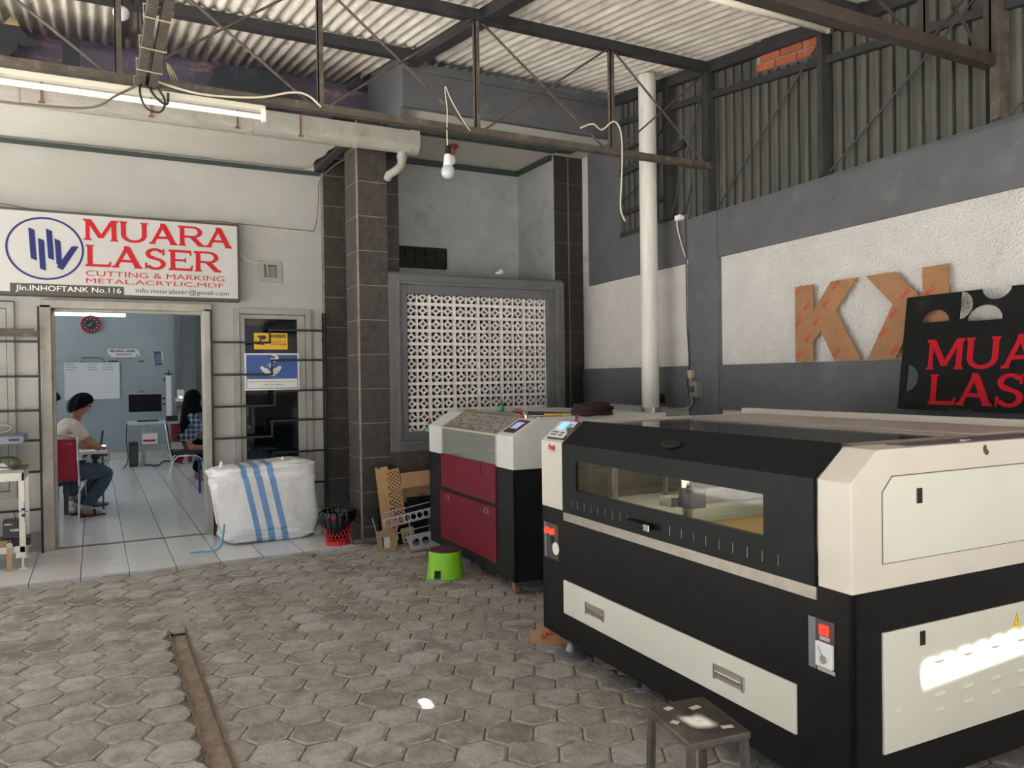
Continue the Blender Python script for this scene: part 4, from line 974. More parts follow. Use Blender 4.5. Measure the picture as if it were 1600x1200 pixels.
# ================= THINGS ON THE RIGHT WALL =================
def kshape(flip):
    """letter K, .585 wide (along the wall) and .515 high; outline in (along, z)"""
    P = [(0,0),(.165,0),(.165,.125),(.235,.20),(.34,0),(.555,0),(.355,.33),(.545,.515),(.32,.515),(.165,.33),(.165,.515),(0,.515)]
    return P
mdfl = mdf_m
def brandmarks(m, y0, z0, w, h, inside, M):
    return m
def letterK(label, P, y_start, z0, tilt):
    # u runs towards the camera from y_start
    t = thing('letter_k', label, 'letter', (WX,0,0), WA)
    me = shape([P], .006)
    M = Matrix(((0,0,-1,-.012),(-1,0,0,y_start),(0,1,0,z0),(0,0,0,1))) @ Matrix.Rotation(tilt, 4, 'X')
    MB().mesh(me, M).build('board', mdfl, t)
    # printed maker's marks, small red diagonals
    def inside(x, y):
        c = False; n = len(P)
        for i in range(n):
            (x1, y1), (x2, y2) = P[i], P[i-1]
            if (y1 > y) != (y2 > y) and x < (x2-x1)*(y-y1)/(y2-y1)+x1: c = not c
        return c
    k = 0
    for i in range(-1, 7):
        for j in range(0, 7):
            u = .035+.083*i; v = .04+.218*j+(.109 if i % 2 else 0)
            if all(inside(u+a, v+b) for a, b in ((-.022,-.015),(.032,.035),(0,0))):
                mk = MB().mesh(textfit('IIAC', .072, .028, .01), M @ T(u-.02, v-.02, .0035) @ Matrix.Rotation(R(38), 4, 'Z'))
                mk.build('printed_mark', redink_m, t)
    return t
K1 = [(0,0),(.162,0),(.162,.13),(.236,.197),(.35,0),(.565,0),(.365,.322),(.54,.515),(.325,.515),(.165,.335),(.165,.515),(0,.515)]
letterK('brown board letter K leaning on the wall, complete and upright', K1, 3.865, 1.572, 0)
K2a = [(0,0),(.195,0),(.43,.38),(.205,.515),(-.02,.515),(.19,.335)]
K2 = [(.0,0),(.205,0),(.40,.28),(.40,0),(.555,0),(.555,.515),(.40,.515),(.40,.335),(.215,.515),(.0,.515),(.195,.335)]
K2 = [(0,0),(.205,0),(.345,.235),(.395,.20),(.395,0),(.56,0),(.56,.515),(.395,.515),(.395,.375),(.375,.355),(.21,.515),(-.005,.515),(.19,.325)]
letterK('brown board letter K standing back to front, half behind the black plate', K2, 3.25, 1.572, 0)

pl = thing('cut_out_plate', 'black plate with cut-outs and red MUARA LASER lettering leaning on the wall', 'sign', (WX,0,0), WA)
uo = 2.92     # along-wall start; u grows towards the camera
H_ = .64
outer = [(0,0),(.30,0),(.30,.015),(.46,.015),(.46,0),(1.2,0),(1.2,H_),(.62,H_)]
outer += [(.54+.085*math.cos(a), H_+.015+.075*math.sin(a)) for a in [PI*2-.2-(PI-.4)*i/12 for i in range(13)]]
outer += [(.40,H_),(0,H_)]
def half(cx, cy, r, a0, ry=None): return circ(cx, cy, r, 14, a0, a0+PI, ry)
holes = [half(.195, .485, .088, 0, .07), half(.485, .475, .10, 0, .082), half(.34, .565, .075, -PI/2, .075), half(.045, .175, .075, -PI/2, .075), [(1.16,.48),(1.0,.48),(1.0,.5),(1.16,.5)]]
me = shape([outer]+[h[::-1] for h in holes], .008)
zb = 1.265
lean = math.atan2(.085, H_)
Mp = Matrix(((0,0,-1,-.14),(-1,0,0,uo),(0,1,0,zb+.02),(0,0,0,1))) @ Matrix.Rotation(-lean, 4, 'X')
MB().mesh(me, Mp).build('plate', mat('black_sheet', (.006,.007,.008), .55, spec=.2, var=.3, vs=5, col2=(.04,.035,.03), c2amt=.12, c2s=5), pl)
lred = mat('cut_letter_red', (.50,.006,.018), .6, spec=.2)
q = MB(); serifword(q, 'MUARA', 1.02, .165, Mp @ T(.165, .222, .0045)); q.build('lettering', lred, pl)
q = MB(); serifword(q, 'LASER', .92, .165, Mp @ T(.195, .03, .0045)); q.build('lettering', lred, pl)

# ================= THINGS ON THE RED ENGRAVER =================
def wl2(x, y, z):
    v = Matrix.Rotation(R(-1.8), 4, 'Z') @ Vector((x, y, z)); return (v.x+2.487, v.y+4.67, v.z)
grn = mat('green_bottle', (.01,.16,.10), .35, var=.1, vs=10)
def bottle(loc, lab):
    t = thing('glue_bottle', lab, 'bottle', loc)
    MB().lathe([(.018,0),(.021,.004),(.021,.055),(.015,.066),(.011,.07)], (0,0,0), 18).build('body', grn, t, smooth=False)
    MB().lathe([(.011,.07),(.009,.085),(.004,.10),(.002,.112)], (0,0,0), 12).build('nozzle', redink_m, t, smooth=True)
    MB().lathe([(.0215,.015),(.0215,.045)], (0,0,0), 18, capt=False, capb=False).build('label_band', mat('green_label', (.02,.28,.20), .4), t)
bottle(wl2(.50, 1.22, 1.2075), 'green glue bottle with red nozzle on top of the engraver lid')
sh_ = MB().box(0,.09,-.08,.02,1.035,1.045).build('side_shelf', lgrey_m); 
sh_.location = wl2(.02, 1.655, 0); tag(sh_, 'small shelf ledge at the far end of the engraver', 'shelf')
sh_.location = wl2(.0, 1.63+.081, 0)
bottle((wl2(.03, 1.665, 0)[0], wl2(.03, 1.685, 0)[1], 1.046), 'green glue bottle with red nozzle at the far end of the engraver')
def onM2(name, lab, cat, m_, fn):
    pass
hand_m = mat('orange_wood', (.50,.22,.07), .6, var=.15, vs=20)
tag(MB().ball(wl2(.50,.92,1.222), .036, (1.1,1.25,.45)).build('brown_block', hand_m, smooth=True), 'rounded brown wooden block on the engraver lid beside the bottle', 'block')
tag(MB().cyl(wl2(.27,1.50,1.216), wl2(.35,1.42,1.216), .010, .007, 10).build('wooden_stick', hand_m), 'short orange wooden stick at the far corner of the engraver top', 'stick')
s = thing('screwdriver', 'yellow-handled screwdriver lying on the near end of the engraver', 'tool', (0,0,0))
MB().cyl(wl2(.30,.10,1.226), wl2(.40,.02,1.226), .012, .010, 12).build('handle', mat('amber_handle', (.55,.28,.05), .4), s)
MB().cyl(wl2(.40,.02,1.226), wl2(.46,-.0,1.226), .009, .008, 10).build('handle_end', mat('lime_grip', (.55,.55,.18), .4), s)
MB().cyl(wl2(.30,.10,1.222), wl2(.22,.17,1.22), .003, n=6).build('shaft', chrome_m, s)
for k, (a, b, lab) in enumerate([((.38,.62),(.62,.08),'long dark flat bar lying across the engraver top'), ((.52,.80),(.72,.20),'second dark bar lying behind the first on the engraver top')]):
    q = MB().tbox(Matrix.Translation(wl2((a[0]+b[0])/2,(a[1]+b[1])/2,1.2145)) @ Matrix.Rotation(math.atan2(b[1]-a[1], b[0]-a[0])-R(1.8), 4, 'Z'), -.30, .30, -.012, .012, -.006, .006)
    tag(q.build('metal_bar', steel_dark), lab, 'bar')
tag(MB().cyl(wl2(.36,.33,1.215), wl2(.48,.26,1.215), .010, n=10).build('black_marker', blk_plastic), 'black stubby marker on the engraver top', 'marker')
s = thing('emergency_switch', 'red knob and chrome key switch on the engraver corner', 'switch', wl2(.19,.16,1.205))
MB().cyl((-.01,.04,0),(-.014,.04,.028),.016,.020,16).build('red_knob', redink_m, s)
MB().cyl((-.01,-.01,0),(-.012,-.01,.025),.013,n=16).box(-.03,.0,-.016,-.004,.02,.045).build('key_switch', chrome_m, s)
# coil of brown bark-like rope
rnd = random.Random(5); q = MB(); cc = wl2(.62,-.02,1.255)
for k in range(30):
    a0 = rnd.uniform(0, 6); rx = rnd.uniform(.08,.155); pts = []
    zc = rnd.uniform(-.028,.04); ph = rnd.uniform(0,6)
    n = 22
    for i in range(n):
        a = 2*PI*i/n; pts.append((cc[0]+rx*math.cos(a)+.006*math.sin(5*a+ph), cc[1]+rx*.75*math.sin(a)+.006*math.cos(4*a+ph), cc[2]+zc*(1.1-rx*2)+.012*math.sin(a+ph)))
    q.tube(pts, rnd.uniform(.006,.010), 6, True)
tag(q.build('rope_coil', mat('dark_brown_rope', (.045,.022,.015), .9, var=.4, vs=60, bump=.5, bs=200), smooth=True), 'coil of rough dark brown rope on top of the engraver', 'rope')
# small red pen knife on the keypad
tag(MB().cyl((0,0,0),(.035,.05,.018),.009,.007,10).build('utility_knife', mat('dark_red_plastic', (.25,.01,.05), .4)), 'small dark red utility knife resting on the keypad of the big cutter', 'knife')
v = Matrix.Rotation(R(-1.8),4,'Z') @ Vector((.105, LN-.20, 1.266)); D.objects['utility_knife'].location = (v.x+2.075, v.y+1.66, v.z)

lf = mat('dry_leaf', (.45,.36,.20), .8, var=.2, vs=20)
q = MB()
for k_, dx in enumerate((-.012, 0, .014)):
    q.prism([(.385+dx*.3,3.262),(.400+dx,3.22),(.428+dx*1.4,3.165),(.408+dx,3.222),(.390+dx*.3,3.262)], 1, 4.74+.004*k_, 4.743+.004*k_)
tag(q.build('dry_leaf', lf), 'dry curled leaf caught on the truss brace in front of the purple sheet', 'leaf')
tag(MB().prism([(-.58,4.31),(-.51,4.41),(-.47,4.31)], 1, 7.285, 7.29).build('tan_flap', lf), 'small tan triangular flap above the torn dark sheet at the far left', 'flap')
# ================= THINGS ON THE GROUND =================
# steel channel set in the paving
ch_m = mat('rusty_channel', (.21,.16,.12), .85, .1, var=.25, vs=10, bump=.3, bs=60, col2=(.30,.25,.20), c2amt=.35, c2s=12)
q = MB()
yA, yB = -1.2, 5.12
for y0_, y1_ in ((yA, yB),):
    f = lambda y: .414
    xa0, xa1 = f(y0_), f(y1_)
    def strip(o0, o1, z0, z1):
        q.add([(xa0+o0,y0_,z0),(xa0+o1,y0_,z0),(xa1+o1,y1_,z0),(xa1+o0,y1_,z0),(xa0+o0,y0_,z1),(xa0+o1,y0_,z1),(xa1+o1,y1_,z1),(xa1+o0,y1_,z1)],[(0,3,2,1),(4,5,6,7),(0,1,5,4),(1,2,6,5),(2,3,7,6),(3,0,4,7)])
    strip(-.050,-.043,-.05,.012); strip(.043,.050,-.05,.014); strip(-.043,.043,-.05,-.042); q.m(1); strip(-.043,.043,-.042,-.030); q.m(0)
tag(q.build('steel_channel', [ch_m, mat('channel_dust', (.40,.33,.27), .95, var=.2, vs=12, bump=.5, bs=70)]), 'rusty steel channel set into the paving and running to the camera', 'channel')
rnd = random.Random(9)
q = MB()
for k in range(420):
    y = rnd.uniform(-.5, 4.6); x = f(y)+rnd.uniform(-.038,.038); s_1 = rnd.uniform(.0015,.005)
    q.ball((x, y, -.028), s_1, (1,rnd.uniform(.6,1.4),.7), 5, 3)
tag(q.build('gravel', mat('pale_grit', (.48,.42,.34), .9, var=.4, vs=90)), 'pale grit and crumbs lying in the steel channel', 'grit', kind='stuff')
q = MB()
for k in range(900):
    y = rnd.uniform(1.6, 6.5); x = rnd.uniform(-1, 2.3)
    if abs(x-.414) < .08 or (x > 1.95 and y < 5.6): continue
    s_1 = rnd.uniform(.001,.0038); q.ball((x, y, .004), s_1, (1,rnd.uniform(.6,1.4),.6), 5, 3)
tag(q.build('gravel', D.materials['pale_grit']), 'tiny pale crumbs scattered over the hexagonal paving', 'grit', kind='stuff')

# low metal stool in front
s = thing('metal_stool', 'low scratched steel stool with four square legs in front of the cutter', 'stool', (1.60, 1.74, 0), 0)
zt = .47
C4 = [Vector((-.105,.215)), Vector((-.155,-.05)), Vector((.05,-.075)), Vector((.10,.185))]
Z4 = lambda px: px
top = MB().prism([(p.x, p.y) for p in C4], 2, zt-.022, zt)
sm = mat('scratched_steel', (.115,.105,.092), .42, .5, var=.3, vs=14, bump=.15, bs=80, col2=(.22,.19,.16), c2amt=.22, c2s=9)
seat = top.build('seat', sm, s, bevel=.004)
me_ = mat('masking_tape', (.62,.60,.52), .7)
for (x, y, w, h, a) in ((-.055,.165,.026,.020,.2),(.02,.13,.036,.020,.1),(-.10,.08,.022,.022,.5),(.012,-.018,.036,.018,-.3)):
    MB().tbox(T(x,y,zt) @ Matrix.Rotation(a,4,'Z'), -w/2,w/2,-h/2,h/2,.0,.0012).build('tape_piece', me_, seat)
for p in C4:
    c = Vector((sum(v.x for v in C4)/4, sum(v.y for v in C4)/4)); i_ = p+(c-p).normalized()*.022; o_ = p+(c-p).normalized()*.004
    MB().cyl((i_.x,i_.y,zt-.02),(o_.x,o_.y,0),.014,n=4).build('leg', sm, s)
for a, b in zip(C4, C4[1:]+C4[:1]):
    MB().cyl((a.x*.93-.004,a.y*.93+.004,.14),(b.x*.93-.004,b.y*.93+.004,.14),.009,n=4).build('stretcher', sm, s)

# lime plastic stool
lime = mat('lime_plastic', (.30,.72,.03), .4, var=.06, vs=6, col2=(.20,.30,.06), c2amt=.05, c2s=30)
s = thing('plastic_stool', 'small round lime green plastic stool with a dirty dark top', 'stool', (2.315, 5.46, 0))
def rad(z): return .135-.20*z*.18/.2
H2 = .20
q = MB()
n = 48; vs = []
def isleg(a): 
    d = min(abs((a-k*PI/2-PI*1.32+PI*4) % (PI/2)) for k in (0,)); d = min(d, PI/2-d); return d
zs = [0,.035,.07,.12,.16,.19,H2]
for z in zs:
    r_ = .138-.11*z if z < .19 else .138-.11*.19-(z-.19)*.6
    vs += [(r_*math.cos(2*PI*k/n), r_*math.sin(2*PI*k/n), z) for k in range(n)]
fs = []
cut = set()
for c in (28, 4, 16):                         # arches between the feet
    for k in range(c+3-3, c+3): cut.add(k % n)
for j in range(len(zs)-1):
    for k in range(n):
        if j < 2 and k in cut: continue
        fs.append((j*n+k, j*n+(k+1) % n, (j+1)*n+(k+1) % n, (j+1)*n+k))
q.add(vs, fs); q.build('body', lime, s, solid=.004)
q = MB().lathe([(.118,.198),(.118,.206),(.110,.209),(.02,.207)], (0,0,0), 40); q.build('seat', mat('grimy_seat', (.075,.03,.035), .7, var=.3, vs=18, col2=(.2,.3,.05), c2amt=.12, c2s=22), s)

# red waste bin with black bag
s = thing('waste_bin', 'red lattice waste bin lined with a black bag beside the pillar', 'bin', (1.893, 6.90, .03))
binr = mat('red_bin_plastic', (.62,.03,.04), .4)
Rb = lambda z: .098+.035*z/.27
q = MB()
q.lathe([(.094,0),(Rb(.03)+.002,0),(Rb(.035)+.003,.035),(Rb(.035),.037)], (0,0,0), 36, capt=False)
q.lathe([(Rb(.262),.262),(Rb(.262)+.005,.262),(Rb(.275)+.005,.275),(Rb(.275),.275)], (0,0,0), 36, capt=False, capb=False)
q.build('base_and_rim', binr, s)
q = MB(); NL = 20
for k in range(NL):
    for sg_ in (1, -1):
        for half_ in (0,):
            pts = []
            for i in range(9):
                z = .035+.23*i/8; a = 2*PI*k/NL+sg_*(2*PI/NL)*3.0*i/8
                pts.append(((Rb(z))*math.cos(a), (Rb(z))*math.sin(a), z))
            q.tube(pts, .0042, 5)
q.build('lattice', binr, s)
q = MB(); rnd = random.Random(4)
def bagf(u, v):
    a = 2*PI*u; drop = .07+.10*(.5+.5*math.sin(a*1+3.9))+.02*math.sin(3*a+1)
    w = .006*math.sin(17*a+v*5)+.005*math.sin(29*a-v*9)
    if v < .5:
        z = .30-(1-v*2)*.24; r_ = Rb(z)-.012+w*.6
    else:
        t = (v-.5)*2; z = .300+.018*math.sin(PI*min(1,t*2))*(t < .5)-t*drop; r_ = Rb(max(0,z))+.014+.018*math.sin(PI*t)*.6+w
    return (r_*math.cos(a), r_*math.sin(a), z)
q.grid(bagf, 96, 22, closeu=True)
q.lathe([(.001,.08),(.09,.075),(.105,.10)], (0,0,0), 24, capt=False)
q.build('bag', mat('black_bin_bag', (.008,.008,.009), .22, bump=.5, bs=30), s, smooth=True)
MB().tbox(T(-.075,-.135,.262), -.010,.010,-.002,.002,-.03,.02).build('red_tag', redink_m, s)

# big woven sack
s = thing('woven_sack', 'bulging white woven sack with three blue stripes beside the doorway', 'sack', (1.375, 7.50, .03))
sack_m = mat('woven_sack', (.88,.89,.90), .5, var=.05, vs=6, bump=.7, bs=17)
n_ = sack_m.node_tree.nodes; l_ = sack_m.node_tree.links
tc = n_['Texture Coordinate']; sp = n_.new('ShaderNodeSeparateXYZ'); l_.new(tc.outputs['Object'], sp.inputs[0])
a1 = n_.new('ShaderNodeMath'); a1.operation = 'MULTIPLY_ADD'; a1.inputs[1].default_value = -.36
l_.new(sp.outputs[2], a1.inputs[0])
# stripe coordinate: x + lean*z + slight bow
l_.new(sp.outputs[0], a1.inputs[2])
bw_ = n_.new('ShaderNodeMath'); bw_.operation = 'MULTIPLY'; bw_.inputs[1].default_value = 0
prev_ = None
add_ = n_.new('ShaderNodeMath'); add_.operation = 'ADD'; add_.inputs[1].default_value = 0
l_.new(a1.outputs[0], add_.inputs[0])
stripes = None
for c in (-.0, .115, .225):
    pass
def cmpn(c, w):
    k = n_.new('ShaderNodeMath'); k.operation = 'COMPARE'; k.inputs[1].default_value = c; k.inputs[2].default_value = w; l_.new(sc_, k.inputs[0]); return k.outputs[0]
a1.inputs[1].default_value = .21; sc_ = add_.outputs[0]
k1, k2, k3 = cmpn(-.078, .025), cmpn(.035, .029), cmpn(.152, .027)
m1 = n_.new('ShaderNodeMath'); m1.operation = 'MAXIMUM'; l_.new(k1, m1.inputs[0]); l_.new(k2, m1.inputs[1])
m2 = n_.new('ShaderNodeMath'); m2.operation = 'MAXIMUM'; l_.new(m1.outputs[0], m2.inputs[0]); l_.new(k3, m2.inputs[1])
mx = n_.new('ShaderNodeMix'); mx.data_type = 'RGBA'; mx.inputs[7].default_value = (.20,.40,.70,1)
old = n_['Principled BSDF'].inputs['Base Color'].links[0].from_socket
l_.new(m2.outputs[0], mx.inputs[0]); l_.new(old, mx.inputs[6]); l_.new(mx.outputs[2], n_['Principled BSDF'].inputs['Base Color'])
rnd = random.Random(21)
from mathutils import noise
def sackf(u, v):
    # superellipsoid, flattened against the wall, slumped
    th_ = 2*PI*u; ph = -PI/2+PI*v
    def pw(x, e): return math.copysign(abs(x)**e, x)
    e1, e2 = .22, .36
    X_ = pw(math.cos(ph), e1)*pw(math.cos(th_), e2); Y_ = pw(math.cos(ph), e1)*pw(math.sin(th_), e2); Z_ = pw(math.sin(ph), e1)
    x = .445*X_; y = .24*Y_; z = .355+.355*Z_
    x += -.035*(z-.355)*1.2+(.03*(-X_) if X_ < 0 and z < .2 else 0)
    x += .05*X_*(1 if X_ < 0 else 0)*(z > .35)*((z-.35)/.35)
    z += .02*math.sin(x*5)*(z/.7)
    nz = noise.noise(Vector((x*2.2, y*2.5, z*7)))*.036+noise.noise(Vector((x*5, y*5, z*20)))*.026+noise.noise(Vector((x*2+z*5, y*6, z*34)))*.018+noise.noise(Vector((x*9-z*14, y*6, z*12)))*.008
    return (x+nz*.8*X_, y+nz*1.5*Y_-.0, max(0, z+nz*.5*Z_))
q = MB().grid(sackf, 130, 74, closeu=True)
q.build('sack_body', sack_m, s, smooth=True)
MB().lathe([(.03,0),(.022,.04),(.012,.075),(.001,.085)], (-.38,-.05,.66), 10, 1.0, .6).build('corner_knot', sack_m, s, smooth=True)
MB().lathe([(.026,0),(.02,.03),(.012,.05),(.001,.06)], (.16,-.05,.695), 10, 1.0, .6).build('corner_knot', sack_m, s, smooth=True)
cable('tie_string', [(-.46,.0,.64),(-.47,-.12,.50),(-.46,-.2,.36),(-.44,-.22,.24),(-.41,-.2,.12)], .006, mat('sack_string', (.75,.74,.7), .7), None, s)
bl = mat('blue_strap', (.10,.34,.62), .5)
cable('plastic_strap', [(.985,7.24,.24),(.965,7.18,.16),(.94,7.13,.08),(.88,7.12,.040),(.78,7.16,.036),(.70,7.18,.036)], .008, bl, 'light blue plastic strap trailing from the sack onto the tiles', cat='strap')
gs_ = mat('green_strap', (.20,.55,.14), .5)
q = MB()
for (x0_, x1_) in ((1.80,1.90),(1.82,1.915)):
    q.tube([(x0_,7.22,.30),(x0_+.03,7.16,.20),(x1_-.02,7.08,.10),(x1_,7.02,.05)], [.006,.007,.010,.014], 6)
tag(q.build('plastic_strap', gs_, smooth=True), 'bright green plastic strap hanging from the right side of the sack', 'strap')
tag(MB().grid(lambda u, v: (1.85+.05*math.cos(2*PI*u)*math.sin(PI*v*.5+.05), 7.45+.04*math.sin(2*PI*u)*math.sin(PI*v*.5+.05), .03+.075*math.cos(PI*v*.5)), 20, 8, closeu=True).build('white_bag', mat('crumpled_white_bag', (.7,.7,.68), .5, bump=.6, bs=30), smooth=True), 'small crumpled white bag between sack and wall', 'bag')
tag(MB().ball((1.66,6.98,.040), .016, (1.4,.8,.6)).build('paper_scrap', white_m, smooth=True), 'small white paper scrap on the front tiles', 'scrap')

# ---- scraps of board leaning against the wall ----
def leanM(x, z, yfront, ang, roll_=0):
    return Matrix.Translation((x, yfront, z)) @ Matrix.Rotation(-ang, 4, 'X') @ Matrix.Rotation(roll_, 4, 'Y') @ FACE_Y
def board(name, loops, th, m_, lab, x, z, y, ang, roll_=0, cat='board'):
    me = shape([loops[0]]+[h[::-1] for h in loops[1:]], th)
    o = MB().mesh(me, leanM(x, z, y, ang, roll_)).build(name, m_)
    return tag(o, lab, cat)
# scalloped strip
nsc = 9; Ls = .66
oc = [(0,0),(.115,0)]
for i in range(nsc):
    c = .04+(Ls-.06)*(i+.5)/nsc
    oc += [(.115-.022*math.cos(a)*1.0, c+.024*math.sin(a)) for a in [-PI/2+PI*k/6 for k in range(7)]]
oc += [(.115,Ls),(.05,Ls),(.045,Ls-.012),(.02,Ls-.012),(.015,Ls+.005),(0,Ls)]
board('board_strip', [oc], .006, card_m, 'tall tan board strip with a scalloped right edge', 2.205, .06, 6.55, .18, R(-3))
# perforated strip
pf = [[(0,0),(.115,0),(.115,.47),(0,.47)]]
for i in range(13):
    for j in range(5):
        pf.append(circ(.016+.0205*j, .03+.033*i+(.016 if j % 2 else 0), .0085, 6))
board('perforated_strip', pf, .005, card_m, 'narrow tan strip punched with rows of small holes', 2.315, .22, 6.60, .10, R(-6))
ob = [[(0,0),(.30,0),(.30,.035),(.285,.045),(.285,.08),(.30,.09),(.30,.135),(0,.135)]]
board('board_strip', ob, .006, card_m, 'tan board strip lying level across the top of the scraps', 2.40, .515, 6.62, .10, R(-3))
tn = mat('grey_tan_board', (.33,.235,.14), .8, var=.08, vs=8)
o = board('brown_board', [[(0,0),(.34,0),(.34,.53),(0,.53)]], .006, tn, 'plain brown board with a red printed mark', 2.42, .0, 6.67, .10, 0)
mk = MB().mesh(textfit('8K', .07, .05), leanM(2.42, .0, 6.67, .10) @ T(.17, .40, .0035)); k_ = mk.build('printed_mark', redink_m, o)
board('black_sheet', [[(0,0),(.36,0),(.36,.17),(0,.17)]], .006, blk_plastic, 'glossy black sheet offcut standing among the scraps', 2.44, .265, 6.595, .12, 0)
# black acrylic behind and grey frame with round holes
board('black_sheet', [[(0,0),(.46,0),(.46,.36),(0,.36)]], .006, blk_plastic, 'large black sheet at the back of the floor scraps', 2.19, .01, 6.60, .10, R(-4))
fl_ = [[(0,0),(.47,0),(.47,.085),(0,.085)]]+[circ(.045+.060*i, .043, .0255, 18) for i in range(7)]
grey_ac = mat('grey_acrylic', (.45,.47,.50), .35)
board('perforated_strip', fl_, .005, grey_ac, 'pale grey strip with a row of round holes', 2.19, .195, 6.50, .20, R(-8))
for k, (x, z, L, a, lab) in enumerate([(2.16,.005,.30,R(12),'thin grey rod standing at the left of the scraps'), (2.31,.10,.26,R(8),'thin grey rod behind the holed strip'), (2.44,.09,.20,R(8),'thin grey rod at the right of the holed strip')]):
    tag(MB().tbox(leanM(x, z, 6.48, .2, -a), -.004,.004,0,L,-.003,.003).build('thin_rod', grey_ac), lab, 'rod')
for k, (z, r_) in enumerate([(.33,-8),(.13,-7)]):
    tag(MB().tbox(leanM(2.2, z, 6.515, .15, R(r_)), 0,.47,-.004,.004,-.003,.003).build('thin_rod', grey_ac), 'thin pale rod lying level above the holed strip' if k == 0 else 'thin pale rod lying level below the holed strip', 'rod')
board('board_offcut', [circ(.06,.09,.06,18), circ(.045,.12,.022,12), circ(.085,.075,.022,12), circ(.05,.055,.016,10)], .006, mat('salmon_board', (.50,.28,.20), .8), 'salmon board offcut with curly holes', 2.195, .13, 6.47, .2)
nf = [[(0,0),(.155,0),(.165,.06),(.19,.10),(.175,.15),(.13,.20),(.0,.19)], [(.045,.04),(.105,.04),(.135,.075),(.13,.13),(.045,.135)]]
board('board_offcut', nf, .008, mat('pale_brown_board', (.36,.25,.15), .8), 'small brown board frame with a window hole', 2.115, .0, 6.42, .25, R(-4))
board('board_offcut', [[(0,0),(.09,0),(.145,.055),(.11,.11),(.07,.10),(.07,.03),(0,.025)]], .006, card_m, 'bright tan offcut behind the small board frame', 2.155, .01, 6.45, .25)
tag(MB().tbox(leanM(2.175, .03, 6.455, .25), 0,.055,0,.15,-.003,.003).build('white_card', white_m), 'white card standing inside the small board frame', 'card')
ns = [[(0,0),(.12,0),(.12,.13),(0,.13)]]+[[(.02+.033*i,.02+.036*j),(.04+.033*i,.02+.036*j),(.04+.033*i,.032+.036*j),(.02+.033*i,.032+.036*j)] for i in range(3) for j in range(3)]
board('board_offcut', ns, .006, mat('slotted_board', (.40,.30,.17), .8), 'slotted tan offcut behind the pale grey plate', 2.36, .05, 6.50, .2, R(-6))
gp = [[(0,0),(.26,.0),(.30,.055),(.27,.09),(.25,.14),(-.03,.14)], circ(.055,.068,.035,20), circ(.145,.068,.035,20)]
board('grey_plate', gp, .006, mat('lilac_grey_acrylic', (.42,.44,.50), .35), 'pale grey plate with two round holes on the ground', 2.395, .0, 6.38, .3, R(-5))
tag(MB().lathe([(.001,0),(.075,.0),(.078,.006),(.072,.010)], (2.09,6.44,.004), 28).build('round_lid', mat('bone_plastic', (.45,.43,.38), .5)), 'flat off-white round lid on the paving by the pillar', 'lid')
tag(MB().tbox(T(2.47,6.30,.012) @ Matrix.Rotation(.2,4,'Z'), -.12,.12,-.03,.03,-.006,.006).build('board_offcut', mat('reddish_offcut', (.25,.10,.07), .8)), 'flat reddish offcut lying below the grey plate', 'offcut')
# around the cutter
o = MB().tbox(Matrix.Translation((2.235,3.735,.062)) @ Matrix.Rotation(R(-28),4,'Z') @ Matrix.Rotation(.28,4,'X'), -.09,.09,-.003,.003,-.06,.06).build('tan_board', mat('orange_board', (.62,.34,.16), .75, var=.06))
tag(o, 'orange-tan board piece leaning under the far corner of the big cutter', 'board')
mk = MB().mesh(textfit('IIAC', .08, .035, .01), Matrix.Translation((2.235,3.735,.062)) @ Matrix.Rotation(R(-28),4,'Z') @ Matrix.Rotation(.28,4,'X') @ T(-.06,-.0045,-.03) @ FACE_Y @ Matrix.Rotation(R(32),4,'Z')).build('printed_mark', redink_m, o)
tag(MB().tbox(Matrix.Translation((2.165,3.79,.045)) @ Matrix.Rotation(R(-38),4,'Z') @ Matrix.Rotation(.3,4,'X'), -.05,.05,-.003,.003,-.045,.045).build('tan_board', card_m), 'smaller tan board piece peeping out left of the orange one', 'board')
tag(MB().tbox(Matrix.Translation((2.45,3.72,.055)) @ Matrix.Rotation(R(-15),4,'Z') @ Matrix.Rotation(.3,4,'X'), -.14,.14,-.003,.003,-.05,.05).build('tan_board', card_m), 'tan board piece in the shade behind the levelling foot', 'board')
tag(MB().tbox(T(2.36,3.27,.018) @ Matrix.Rotation(R(-35),4,'Z'), -.095,.095,-.035,.035,-.014,.014).build('wood_block', wood_m, bevel=.002), 'short flat wooden block under the edge of the big cutter', 'block')
tag(MB().prism([(0,0),(.03,-.01),(.06,.0),(.07,.025),(.045,.045),(.02,.035),(.012,.055),(.004,.05),(.008,.03),(-.012,.02)], 2, .004, .008).xf(T(2.24,2.97,0)).build('paper_scrap', mat('bluish_paper', (.5,.52,.58), .7)), 'small bluish torn paper scrap on the paving under the cutter', 'scrap')
cable('black_strap', [(2.3,2.2,.012),(2.25,2.05,.03),(2.3,1.9,.02),(2.4,1.85,.012)], .012, blackc, 'black strap lying under the near corner of the big cutter', cat='strap')
